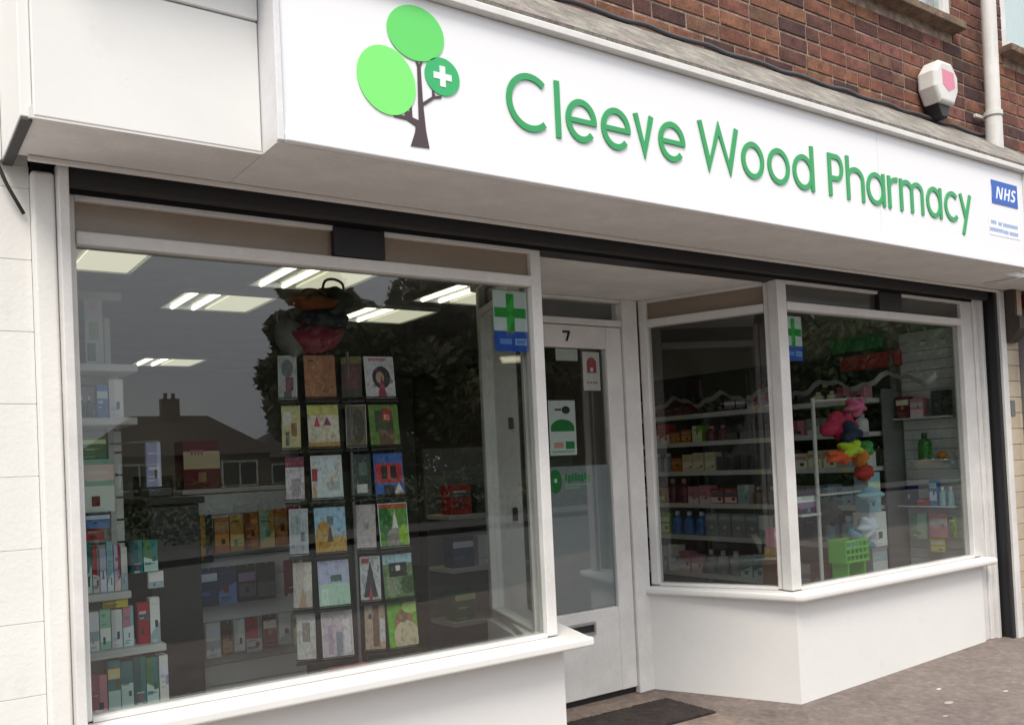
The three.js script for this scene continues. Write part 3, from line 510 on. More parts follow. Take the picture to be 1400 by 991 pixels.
// rack at the pier end of the wide window
{
  const r = thing('toiletry_rack', 'white slotted display rack of toiletries beside the pier', 'display rack');
  for (let i = 0; i < 20; i++) part(r, 'back_slat', box(0.545, 0.775, 0.06 + i * 0.083, 0.135 + i * 0.083, -0.60, -0.585), M.slat);
  part(r, 'upright', rbox(0.722, 0.744, 0.02, 1.88, -0.585, -0.555, 0.004), M.shelf);
  part(r, 'upright', rbox(0.546, 0.568, 0.02, 1.98, -0.585, -0.555, 0.004), M.shelf);
  for (const [y, x1, d] of [[1.665, 0.797, 0.2], [1.476, 0.79, 0.2], [0.862, 0.755, 0.17], [0.665, 0.86, 0.2], [0.45, 0.87, 0.24]]) part(r, 'shelf', rbox(0.55, x1, y, y + 0.026, -0.584, -0.584 + d, 0.004), M.shelf);
  part(r, 'hook', rod([0.73, 1.415, -0.555], [0.86, 1.415, -0.40], 0.003), M.chrome);
  part(r, 'top_rail', rbox(0.55, 0.782, 1.945, 1.972, -0.584, -0.53, 0.003), M.shelf);
  part(r, 'base', box(0.55, 0.87, 0.02, 0.3, -0.6, -0.36), M.darkFit);
  flatPrint('leaflet', 'tall pale leaflet standing on the toiletry rack top shelf', 'leaflet', 0.64, 0.70, 1.692, 1.93, -0.46, canvasMat(64, 256, (c) => { c.fillStyle = '#b9bcc2'; c.fillRect(0, 0, 64, 256); c.fillStyle = '#c9a0ac'; c.fillRect(20, 10, 26, 30); c.fillStyle = '#7fa57a'; c.fillRect(14, 90, 34, 70); c.fillStyle = '#2f6f58'; c.fillRect(6, 170, 30, 70); }), 0.004);
  const P = (label, key, x0, x1, y0, y1, z = -0.46, d = 0.05, o) => pack('product_pack', label, 'pack', key, x0, x1, y0, y1, z, d, o);
  P('blue carton on the second toiletry rack shelf', 'blue', 0.668, 0.703, 1.503, 1.622);
  P('white carton on the second toiletry rack shelf', 'white', 0.708, 0.755, 1.503, 1.642);
  for (const x of [0.62, 0.645]) bottle('small_bottle', 'slim dark green bottle on the second toiletry rack shelf', 'bottle', [x, 1.503, -0.46], 0.011, 0.078, '#1d4a38', '#dfe3dd', 'dark green bottles on the toiletry rack');
  P('large pale green soft pack hanging on the toiletry rack', 'mint', 0.62, 0.722, 1.172, 1.36, -0.50, 0.05);
  P('dark green carton above the pale green soft pack', 'green', 0.62, 0.70, 1.362, 1.44, -0.50, 0.05);
  P('lilac blister pack hanging on the rack hook', 'lilac', 0.818, 0.868, 1.252, 1.412, -0.41, 0.02);
  P('navy flat carton under the pale green soft pack', 'navy', 0.62, 0.70, 1.116, 1.166, -0.48, 0.05);
  P('thin red carton under the navy flat carton', 'red', 0.62, 0.68, 1.075, 1.112, -0.48, 0.05);
  ['teal', 'grey', 'lilac', 'sky', 'red', 'white'].forEach((k, i) => P(`slim ${colourWord[k]} toothbrush pack on the middle rack shelf`, k, 0.612 + i * 0.0235, 0.633 + i * 0.0235, 0.89, 1.066 - (i % 3) * 0.012, -0.455, 0.02, { v: 1 }));
  P('wide teal carton hanging at the edge of the rack', 'teal', 0.762, 0.80, 0.946, 1.062, -0.45, 0.04); P('second wide teal carton beside the first on the rack', 'teal', 0.803, 0.852, 0.948, 1.06, -0.45, 0.04, { v: 1 });
  P('white blister card below the teal cartons', 'white', 0.82, 0.872, 0.885, 0.944, -0.45, 0.02, { v: 1 });
  P('yellow slim carton lying under the toothbrush packs', 'yellow', 0.662, 0.744, 0.833, 0.86, -0.45, 0.05);
  ['white', 'mint', 'white', 'sky'].forEach((k, i) => P(`${i < 2 ? 'tall' : 'tilted tall'} ${colourWord[k]} carton on the fourth rack shelf`, k, 0.612 + i * 0.038, 0.647 + i * 0.038, 0.692, 0.826 + 0.006 * (i % 2), -0.45, 0.04, { v: i % 2 }));
  P('red and white tube carton on the fourth rack shelf', 'red', 0.776, 0.814, 0.692, 0.838, -0.45, 0.04); P('plain white carton at the end of the fourth rack shelf', 'white', 0.818, 0.852, 0.692, 0.852, -0.45, 0.04, { v: 1 });
  for (let i = 0; i < 4; i++) P('large teal carton on the lowest rack shelf', 'teal', 0.664 + i * 0.0425, 0.704 + i * 0.0425, 0.478, 0.655 - (i % 2) * 0.01, -0.43, 0.06, { v: i % 2, group: 'teal cartons on the lowest rack shelf' });
  P('white carton at the end of the teal cartons', 'white', 0.836, 0.866, 0.478, 0.647, -0.43, 0.06); P('pink carton beside the teal cartons on the lowest shelf', 'pink', 0.612, 0.66, 0.478, 0.61, -0.43, 0.06);
}
{
  const d = thing('display_cabinet', 'tall black cabinet end between the toiletry rack and packet stand', 'cabinet');
  part(d, 'body', rbox(0.92, 1.12, 0.02, 1.17, -1.6, -0.82, 0.006), M.darkFit); part(d, 'top', rbox(0.90, 1.14, 1.172, 1.2, -1.62, -0.8, 0.006), M.darkFit);
  single('card_terminal', rbox(0.95, 1.05, 1.203, 1.24, -1.1, -0.95, 0.01), M.greyFit, 'small grey device on the black cabinet', 'device');
}
// low stand with hanging packets
{
  const g = thing('packet_stand', 'low white slatted stand hung with rows of packets', 'display stand');
  for (let i = 0; i < 12; i++) part(g, 'slat', box(1.15, 1.72, 0.05 + i * 0.096, 0.142 + i * 0.096, -1.16, -1.14), M.slat);
  part(g, 'top_cap', rbox(1.14, 1.73, 1.203, 1.222, -1.3, -1.135, 0.004), M.shelf); part(g, 'end_panel', rbox(1.128, 1.148, 0.02, 1.2, -1.3, -1.135, 0.004), M.slat); part(g, 'base', box(1.15, 1.72, 0.02, 0.048, -1.3, -1.05), M.shelf);
  const hooks = [];
  const H = (label, key, x0, x1, y0, y1, v = 0, group) => { pack('hanging_packet', label, 'packet', key, x0, x1, y0, y1, -1.075, 0.022, { v, turn: rr(-0.12, 0.12), group }); part(g, 'hook', rod([(x0 + x1) / 2, y1 - 0.006, -1.14], [(x0 + x1) / 2, y1 - 0.002, -1.05], 0.0025, 6), M.chrome); };
  [[1.255, 1.318, 'orange'], [1.325, 1.385, 'ochre'], [1.394, 1.452, 'orange'], [1.458, 1.53, 'ochre'], [1.536, 1.592, 'orange'], [1.6, 1.655, 'red']].forEach(([a, b, k], i) => H(`${colourWord[k]} packet hanging in the stand's top row`, k, a, b, 0.937 + i * 0.002, 1.094 + i * 0.006, i % 2, 'packets in the top row of the stand'));
  H('dark dangling packet at the end of the top row', 'black', 1.19, 1.245, 0.9, 1.11, 1);
  [[1.178, 1.258, 'navy'], [1.263, 1.343, 'navy'], [1.35, 1.43, 'black'], [1.44, 1.524, 'black'], [1.573, 1.645, 'red']].forEach(([a, b, k], i) => H(`${colourWord[k]} packet hanging in the stand's middle row`, k, a, b, 0.708, 0.874, i % 2, 'packets in the middle row of the stand'));
  [[1.2, 1.262, 'white'], [1.272, 1.315, 'brown'], [1.323, 1.372, 'white'], [1.38, 1.45, 'grey'], [1.46, 1.52, 'maroon'], [1.53, 1.59, 'white'], [1.6, 1.66, 'cream']].forEach(([a, b, k], i) => H(`${colourWord[k]} small packet hanging in the stand's bottom row`, k, a, b, 0.478 + (i % 3) * 0.006, 0.632, i % 2, 'packets in the bottom row of the stand'));
}
// greeting cards, one atlas
const cardArt = [
  ['#b9bcbb', ['e', '#6d7478', .5, .3, .3, .2], ['r', '#7a2a3c', .4, .5, .4, .3], ['r', '#50585c', .3, .8, .4, .2]], ['#b0703f', ['r', '#a06030', .6, 0, .4, 1], ['r', '#3a2414', .14, .12, .16, .04]], ['#4a1f1c', ['r', '#7a6a1c', 0, 0, 1, .18], ['e', '#6b2f28', .5, .6, .3, .4], ['r', '#1c0c0c', 0, .75, 1, .25]], ['#d9dadf', ['r', '#c98a98', .15, .05, .6, .06], ['e', '#22181a', .55, .5, .3, .26], ['e', '#c9a890', .5, .5, .14, .14], ['t', '#a8254c', .55, .45, .3, .5]],
  ['#d3cc8c', ['r', '#e8e6da', .1, .15, .4, .3], ['r', '#8a5a2a', .5, .4, .3, .3], ['r', '#4a4a44', .2, .6, .2, .3]], ['#dcd9c0', ['r', '#c9cb6a', 0, 0, 1, .25], ['t', '#d0306a', .3, .25, .2, .25], ['t', '#8a2a5c', .62, .28, .26, .2], ['r', '#d6cdb8', .05, .6, .4, .25], ['r', '#b8914a', 0, .85, 1, .15]], ['#6b5a3c', ['e', '#3c3426', .6, .5, .3, .4], ['r', '#8a7650', .1, .3, .25, .3]], ['#5d8a30', ['r', '#2c4a20', .2, .15, .6, .5], ['r', '#a02a20', .45, .1, .3, .32], ['r', '#f0a090', .5, .25, .18, .12], ['r', '#6a4a34', .3, .6, .5, .4]],
  ['#d8d4d8', ['r', '#7a1838', 0, 0, 1, .25], ['r', '#a8a4ac', .3, .5, .5, .4]], ['#cfdde2', ['r', '#a01c24', 0, .3, .2, .28], ['t', '#d0a850', .65, .45, .2, .2], ['r', '#b0bcc0', .5, .6, .4, .2], ['r', '#c2a070', 0, .72, .15, .28]], ['#20342c', ['r', '#586a64', .4, .2, .4, .3], ['r', '#d8d8d8', .3, .7, .5, .2]], ['#2f62b8', ['r', '#b82a30', .05, .25, .9, .45], ['r', '#201a22', .25, .3, .5, .3], ['r', '#d8483c', .45, .28, .1, .34], ['t', '#e6d8c8', .8, .7, .4, .3], ['r', '#20202a', .3, .75, .35, .25]],
  ['#bfc4cc', ['r', '#9ab0b0', .1, .15, .5, .4], ['r', '#70767c', .6, .5, .2, .2]], ['#9cc4e0', ['r', '#c8a458', 0, .62, 1, .38], ['e', '#b88c3a', .3, .6, .26, .3], ['r', '#6a7884', .4, .2, .2, .2], ['t', '#33302c', .48, .4, .2, .34]], ['#c3b8b8', ['r', '#a09a9a', .4, .4, .25, .16], ['r', '#d4cccc', 0, .7, 1, .3]], ['#58a03c', ['r', '#b84a28', 0, 0, 1, .14], ['e', '#1e6a24', .2, .4, .25, .3], ['t', '#eceae6', .55, .15, .3, .6], ['e', '#a09a94', .55, .8, .32, .24], ['e', '#9cd03c', .85, .75, .2, .25]],
  ['#c8c2ba', ['t', '#c09a80', .5, .5, .5, .5], ['r', '#e4e0d4', .6, 0, .4, .6]], ['#b8bce0', ['r', '#b8dcc8', 0, .5, 1, .5], ['r', '#3a6a5c', .4, .32, .35, .14], ['r', '#d4ecd8', .1, .6, .2, .4]], ['#d2d6da', ['t', '#34343c', .5, .1, .7, .8], ['r', '#c02a3c', .1, .06, .35, .1], ['t', '#c22848', .5, .6, .2, .35]], ['#6a8a54', ['r', '#a8d0dc', 0, 0, 1, .22], ['r', '#20281c', .2, .2, .6, .3], ['r', '#ecece4', .42, .26, .16, .12], ['r', '#8c9a7c', .1, .5, .4, .4], ['e', '#3c5a30', .8, .7, .24, .2]],
  ['#d4d4d2', ['r', '#8a8478', .3, .2, .4, .4]], ['#cfc4cc', ['r', '#b8a0b8', .2, .3, .15, .6], ['r', '#8a94a0', .45, .45, .2, .5], ['r', '#e8e4e8', .7, .2, .2, .7]], ['#c4b098', ['r', '#7a5a44', .4, 0, .3, .9], ['r', '#302420', .2, .2, .14, .1], ['r', '#d8dade', .75, .3, .25, .5]], ['#6cc030', ['e', '#a87a58', .55, .45, .35, .25], ['e', '#dccfae', .6, .75, .42, .35], ['e', '#8c6a48', .5, .3, .2, .14], ['e', '#b8e070', .8, .12, .3, .14]],
];
const cardMat = canvasMat(1024, 1024, (c) => {
  cardArt.forEach(([bg, ...shapes], n) => {
    const W = 196, H = 196, x = (n % 5) * 204, y = Math.floor(n / 5) * 204; c.save(); c.beginPath(); c.rect(x, y, W, H); c.clip(); c.fillStyle = bg; c.fillRect(x, y, W, H);
    for (const [t, f, a, b, q, r] of shapes) { c.fillStyle = f; c.beginPath(); if (t === 'r') c.rect(x + a * W, y + b * H, q * W, r * H); else if (t === 'e') c.ellipse(x + a * W, y + b * H, q * W, r * H, 0, 0, 7); else { c.moveTo(x + a * W, y + b * H); c.lineTo(x + (a + q / 2) * W, y + (b + r) * H); c.lineTo(x + (a - q / 2) * W, y + (b + r) * H); } c.fill(); }
    for (let k = 0; k < 160; k++) { const f = shapes.length && k % 3 === 0 ? shapes[k % shapes.length][1] : k % 2 ? '#ffffff' : '#181818'; c.globalAlpha = k % 3 ? 0.09 : 0.22; c.fillStyle = f; c.beginPath(); c.ellipse(x + rnd() * W, y + rnd() * H, 3 + rnd() * 14, 2 + rnd() * 9, rnd() * 3, 0, 7); c.fill(); } c.globalAlpha = 1; if (n % 3 === 0) { c.strokeStyle = '#e4e4e2'; c.lineWidth = 12; c.strokeRect(x, y, W, H); }
    c.restore();
  });
}, { roughness: 0.35 });
function cardGeo(w, h, n) { const g = new THREE.BoxGeometry(w, h, 0.004), u = g.attributes.uv, nr = g.attributes.normal; for (let i = 0; i < u.count; i++) { const f = nr.getZ(i) > 0.5; u.setXY(i, ((n % 5) * 204 + (f ? 2 + 192 * u.getX(i) : 3)) / 1024, 1 - (Math.floor(n / 5) * 204 + (f ? 2 + 192 * (1 - u.getY(i)) : 3)) / 1024); } return g; }
{
  const s = thing('card_spinner', 'tall black wire spinner rack holding greeting cards', 'card rack', [1.63, 0, -0.56]);
  part(s, 'pole', rod([0, 0.02, -0.03], [0, 1.8, -0.03], 0.014, 12), M.darkFit); part(s, 'base', new THREE.CylinderGeometry(0.2, 0.22, 0.03, 28).translate(0, 0.035, -0.03), M.darkFit);
  part(s, 'side_rod', rod([-0.17, 0.3, 0.0], [-0.17, 1.78, 0.0], 0.005), M.darkFit); part(s, 'side_rod', rod([0.265, 0.3, 0.03], [0.24, 1.78, 0.03], 0.005), M.darkFit);
  part(s, 'side_rod', rod([0.045, 0.3, 0.045], [0.045, 1.78, 0.045], 0.007), M.greyFit);
  part(s, 'back_panel', box(-0.16, 0.1, 0.3, 1.76, -0.012, -0.008), M.darkFit); part(s, 'back_panel', box(0.1, 0.25, 0.3, 1.76, 0.002, 0.006), M.darkFit);
  const names = ['grey bird', 'plain tan', 'dark red figure', 'white card with crimson handbag', 'pale yellow cottage', 'yellow card with pink dresses', 'brown woodland', 'green card with red telephone box', 'white and plum', 'pale blue presents', 'dark green', 'blue card with red shopfront', 'silver grey', 'blue beach hut', 'plain rose grey', 'green garden fountain', 'beige portrait', 'lavender and mint', 'white card with red tie', 'green park bench', 'off white', 'pink and white flowers', 'tan and white figure', 'bright green card with brown animal'];
  const tops = [1.76, 1.555, 1.345, 1.13, 0.91, 0.7];
  tops.forEach((y, r) => {
    const o = 0.012 * r, h = 0.182 - (r > 2 ? -0.008 : 0);
    const spots = [[-0.215 + o * 0.6, 0.075, 0.02, 0.5], [-0.092 + o * 0.5, 0.128, 0.065, 0.22], [0.055 + o, 0.085, 0.055, 0.5], [0.172 + o, 0.136, 0.085, 0.05]];
    spots.forEach(([dx, w, dz, turn], k) => {
      const n = r * 4 + k, m = single('greeting_card', cardGeo(w, h, n), cardMat, `${names[n]}${/card/.test(names[n]) ? '' : ' greeting card'} in the spinner's ${['top', 'second', 'third', 'fourth', 'fifth', 'sixth'][r]} tier`, 'greeting card', null, [1.63 + dx, y - h / 2, -0.56 + dz], -turn); m.rotation.set(-0.1, -turn, 0, 'YXZ');
      const b = part(s, 'pocket', [rod([-w / 2 - 0.004, 0, 0.014], [w / 2 + 0.004, 0, 0.014], 0.0025, 6), rod([-w / 2 - 0.004, 0, 0.014], [-w / 2 - 0.004, 0.0, -0.03], 0.0025, 6), rod([w / 2 + 0.004, 0, 0.014], [w / 2 + 0.004, 0.0, -0.03], 0.0025, 6), box(-w / 2 - 0.006, w / 2 + 0.006, -0.022, -0.012, -0.03, 0.015)], M.darkFit); b.position.set(dx, y - h + 0.006, dz + 0.004); b.rotation.y = -turn;
    });
  });
  pack('gift_box', 'flat red gift box at the foot of the card spinner', 'box', 'red', 1.52, 1.68, 0.4, 0.475, -0.45, 0.1); 
  single('plinth', rbox(1.42, 1.98, 0.051, 0.398, -0.62, -0.3, 0.01), M.darkFit, 'black plinth under the red gift box', 'plinth');
  // soft bags heaped on top
  function bag(label, hex, x, y, z, w, h, tilt, lift) {
    const t = thing('cloth_bag', label, 'bag', [x, y, z]); const g = new THREE.SphereGeometry(1, 24, 14), p = g.attributes.position;
    for (let i = 0; i < p.count; i++) { let X = p.getX(i), Y = p.getY(i), Z = p.getZ(i); Y = Y * (1 - 0.35 * X * X) + lift * X * X + 0.06 * Math.sin(X * 7 + Z * 3); p.setXYZ(i, X * w / 2, (Y + 0.6) * h / 1.8, Z * 0.06); }
    g.computeVertexNormals(); const m = part(t, 'body', g, col(hex, 0.8)); m.rotation.z = tilt;
    const hnd = part(t, 'handle', tube([[-w * 0.25, h * 0.7, 0], [-w * 0.2, h * 1.05, 0.01], [0, h * 1.15, 0.01], [w * 0.2, h * 1.02, 0.01], [w * 0.25, h * 0.7, 0]], 0.006, 16, 6), col(hex, 0.8)); hnd.rotation.z = tilt; return t;
  }
  bag('slouched maroon cloth bag on top of the card spinner', '#7a1a34', 1.54, 1.79, -0.52, 0.26, 0.11, 0.06, 0.5);
  bag('navy cloth bag lying over the maroon bag', '#252c3a', 1.58, 1.88, -0.54, 0.24, 0.10, 0.04, 0.1);
  bag('tan orange cloth bag topping the heap of bags', '#8a4c1e', 1.545, 1.955, -0.55, 0.22, 0.075, -0.04, 0.5);
  bag('dark grey cloth bag behind the tan bag', '#34363a', 1.655, 1.965, -0.6, 0.2, 0.12, -0.05, 0.2);
  bag('small pale grey cloth bag beside the maroon bag', '#6d706e', 1.455, 1.785, -0.55, 0.13, 0.16, 0.3, 0.1);
}
// wall shelving along the party wall
const tagYellow = col('#e0d8a0');
const shelfY = [1.60, 1.375, 1.14, 0.88, 0.62, 0.32], SX0 = 5.46, SX1 = 5.80, SZ0 = -3.2, SZ1 = -0.56;
{
  const s = thing('wall_shelving', 'long grey wall shelving stocked along the party wall', 'shelving');
  part(s, 'back_panel', box(SX1 - 0.012, SX1, 0.02, 1.95, SZ0, SZ1), M.darkFit);
  for (const y of [...shelfY, 0.1]) { const sh = part(s, 'shelf', rbox(SX0, SX1 - 0.014, y - 0.03, y, SZ0, SZ1, 0.004), M.shelf); part(sh, 'price_strip', box(SX0 - 0.006, SX0 - 0.001, y - 0.034, y + 0.002, SZ0, SZ1), M.blind); for (let k = 0; k < 9; k++) { const z = SZ1 - 0.06 - k * 0.27 - rr(0, 0.12); part(sh, 'price_tag', box(SX0 - 0.0085, SX0 - 0.0065, y - 0.032, y + 0.0, z - rr(0.03, 0.05), z), k % 3 ? M.pvc : tagYellow); } }
  for (const z of [SZ0, SZ0 + 0.88, SZ0 + 1.76, SZ1]) part(s, 'upright', box(SX1 - 0.05, SX1 - 0.013, 0.02, 1.9, z - 0.012, z + 0.012), M.greyFit);
  part(s, 'end_panel', rbox(SX0 + 0.12, SX1, 0.02, 1.66, SZ1 + 0.014, SZ1 + 0.03, 0.004), M.greyFit);
  const wave = []; for (let i = 0; i <= 60; i++) wave.push([SX0 - 0.012, 1.70 + 0.035 * Math.sin(i * 0.62) + 0.015 * Math.sin(i * 1.7), SZ0 + 0.3 + (SZ1 + 0.5 - SZ0 - 0.3) * i / 60]);
  const g = new THREE.BufferGeometry(), v = [], ix = []; wave.forEach(([x, y, z], i) => { v.push(x, y - 0.012, z, x - 0.02, y + 0.02, z); if (i) { const k = i * 2; ix.push(k - 2, k, k - 1, k - 1, k, k + 1); } }); g.setAttribute('position', new THREE.Float32BufferAttribute(v, 3)); g.setIndex(ix); g.computeVertexNormals();
  single('garland', metric(g), std(lin(0.6, 0.6, 0.62), { metalness: 0.5, roughness: 0.35, side: THREE.DoubleSide }), 'silver ribbon garland waving along the top of the wall shelving', 'garland');
  const ord = ['top', 'second', 'third', 'fourth', 'fifth', 'sixth'];
  const runs = [
    [['grey', 3], ['navy', 2], ['maroon', 4], ['black', 3], ['purple', 2], ['red', 3], ['black', 2], ['cream', 2], ['pink', 2]],
    [['black', 4], ['red', 2], ['orange', 2], ['lime', 1], ['maroon', 2], ['black', 4], ['pink', 2], ['grey', 2], ['white', 2]],
    [['white', 3], ['grey', 3], ['orange', 1], ['cream', 3], ['black', 4], ['grey', 2], ['cream', 3], ['white', 2]],
    [['maroon', 3], ['ochre', 2], ['maroon', 2], ['pink', 2], ['red', 2], ['white', 1], ['brown', 2], ['grey', 3], ['sky', 3]],
    [['white', 2], ['teal', 2], ['lime', 1], ['blue', 3], ['grey', 4], ['white', 2], ['purple', 2], ['sky', 3]],
    [['cream', 2], ['sky', 2], ['white', 2], ['pink', 2], ['grey', 3], ['teal', 2], ['white', 3], ['brown', 2], ['navy', 2]],
  ];
  runs.forEach((run, si) => {
    const total = run.reduce((a, b) => a + b[1], 0), step = (SZ1 - SZ0 - 0.06) / total; let z = SZ0 + 0.03 + step / 2; const gap = si ? shelfY[si - 1] - shelfY[si] - 0.035 : 0.12, seenKey = {};
    run.forEach(([k, n], ri) => {
      const again = seenKey[k]; seenKey[k] = 1; const beside = run[ri - 1]?.[0] ?? run[1][0];
      const h = gap * rr(0.55, 0.88), bottleRun = (si * 5 + ri * 3) % 4 === 1;
      const label = `${bottleRun ? 'round' : 'boxed'} ${colourWord[k]} product on the ${ord[si]} wall shelf${again ? ` beside the ${colourWord[beside]} ones` : ''}`, group = `${colourWord[k]} products on the ${ord[si]} wall shelf`;
      for (let i = 0; i < n; i++, z += step) {
        if (bottleRun) bottle('product_bottle', label, 'bottle', [SX0 + 0.055, shelfY[si], z], step * 0.36, h, designs[k][0], designs[k][1], group);
        else { const w = step * rr(0.84, 0.95); single('product_box', packGeo(w, h * [0.86, 0.93, 1][Math.floor(rnd() * 3)], rr(0.07, 0.1), k, (si * 2 + ri) % VAR), packMat, label, 'box', group, [SX0 + 0.06, shelfY[si], z], -Math.PI / 2 + rr(-0.06, 0.06)); }
      }
    });
  });
  // bags standing on the shelving
  [[-0.95, 0.34, 0.17, '#121214', 'black handbag on top of the wall shelving'], [-1.5, 0.3, 0.14, '#3c1424', 'plum handbag on top of the wall shelving'], [-2.05, 0.3, 0.13, '#1c1c22', 'charcoal handbag on top of the wall shelving'], [-2.6, 0.28, 0.12, '#3a2238', 'dark purple handbag on top of the wall shelving']].forEach(([z, w, h, hex, label]) => {
    const t = thing('handbag', label, 'handbag', [SX0 + 0.2, 1.6 + 0.0, z], -Math.PI / 2);
    part(t, 'body', new THREE.ExtrudeGeometry(new THREE.Shape([[-w / 2, 0], [w / 2, 0], [w * 0.38, h], [-w * 0.38, h]].map(q => new THREE.Vector2(...q))), { depth: 0.08, bevelEnabled: true, bevelSize: 0.02, bevelThickness: 0.02, bevelOffset: -0.02, bevelSegments: 3 }), col(hex, 0.25));
    part(t, 'handle', tube([[-w * 0.22, h, 0.05], [-w * 0.15, h * 1.5, 0.05], [w * 0.15, h * 1.5, 0.05], [w * 0.22, h, 0.05]], 0.008, 16, 6), col(hex, 0.25));
    part(t, 'clasp', box(-0.02, 0.02, h * 0.62, h * 0.85, 0.102, 0.11), std(lin(0.6, 0.48, 0.2), { metalness: 0.9, roughness: 0.3 }));
  });
  single('header_sign', box(5.768, 5.787, 1.955, 2.06, -1.05, -0.62), col('#23904f'), 'green header board on the party wall above the shelving', 'sign');
  single('header_sign', box(5.768, 5.787, 1.82, 1.925, -0.97, -0.5), col('#b8303f'), 'red header board on the party wall above the shelving', 'sign');
}
// slatted side panel next to the toy window
{
  const p = thing('slatwall_panel', 'pale slatted panel at the end of the toy window', 'panel');
  for (let i = 0; i < 24; i++) part(p, 'slat', box(5.79, 5.806, 0.45 + i * 0.066, 0.512 + i * 0.066, -0.515, -0.125), M.slat);
  part(p, 'backing', box(5.807, 5.818, 0.44, 2.05, -0.515, -0.125), M.greyFit);
  part(p, 'glass_shelf', box(5.66, 5.789, 0.862, 0.87, -0.51, -0.13), std(lin(0.6, 0.7, 0.68), { roughness: 0.15 }));
  part(p, 'glass_shelf', box(5.66, 5.789, 1.166, 1.174, -0.42, -0.16), std(lin(0.6, 0.7, 0.68), { roughness: 0.15 }));
  part(p, 'glass_shelf', box(5.66, 5.789, 1.445, 1.453, -0.51, -0.13), std(lin(0.6, 0.7, 0.68), { roughness: 0.15 }));
  bottle('perfume_bottle', 'green glass bottle on the middle slatwall shelf', 'bottle', [5.72, 1.175, -0.33], 0.042, 0.17, '#2f7a2c', '#1c3c20');
  single('sponge', new THREE.SphereGeometry(0.032, 16, 12).scale(1, 0.75, 1.1).translate(0, 0.024, 0), col('#c9782a', 0.9), 'orange bath sponge on the middle slatwall shelf', 'sponge', null, [5.72, 1.175, -0.215]);
  pack('product_pack', 'navy and yellow carton on the lowest slatwall shelf', 'pack', 'navy', 5.69, 5.75, 0.871, 1.0, -0.44, 0.06, { turn: -1.57 });
  pack('product_pack', 'tall blue carton on the lowest slatwall shelf', 'pack', 'blue', 5.70, 5.75, 0.871, 1.035, -0.28, 0.05, { turn: -1.57 });
  pack('product_pack', 'red flat carton on the lowest slatwall shelf', 'pack', 'red', 5.68, 5.76, 0.871, 0.91, -0.35, 0.06, { turn: -1.57 });
  for (const z of [-0.22, -0.165]) bottle('perfume_bottle', 'pale blue bottle on the lowest slatwall shelf', 'bottle', [5.71, 0.871, z], 0.022, 0.12, '#8fb9c6', '#e0e4e4', 'pale blue bottles on the slatwall');
  pack('product_pack', 'black carton with grey print on the top slatwall shelf', 'pack', 'black', 5.67, 5.78, 1.454, 1.62, -0.2, 0.06, { turn: -1.57 });
  pack('product_pack', 'pink carton on the top slatwall shelf', 'pack', 'pink', 5.68, 5.77, 1.454, 1.58, -0.36, 0.06, { turn: -1.57 });
  pack('product_pack', 'maroon carton on the top slatwall shelf', 'pack', 'maroon', 5.68, 5.77, 1.454, 1.6, -0.46, 0.06, { turn: -1.57 });
  const hk = (label, key, z0, z1, y0, y1) => { pack('hanging_packet', label, 'packet', key, 5.74 - (z1 - z0) / 2, 5.74 + (z1 - z0) / 2, y0, y1, (z0 + z1) / 2, 0.015, { turn: -1.57 }); part(p, 'hook', rod([5.789, y1 - 0.01, (z0 + z1) / 2], [5.72, y1 - 0.006, (z0 + z1) / 2], 0.003, 6), M.chrome); };
  hk('green and white packet hanging on the slatwall', 'mint', -0.47, -0.36, 0.645, 0.815); hk('yellow packet hanging on the slatwall', 'yellow', -0.335, -0.24, 0.56, 0.65); hk('pink packet hanging on the slatwall', 'pink', -0.335, -0.215, 0.66, 0.82); hk('lime packet hanging on the slatwall', 'lime', -0.20, -0.15, 0.66, 0.8);
}
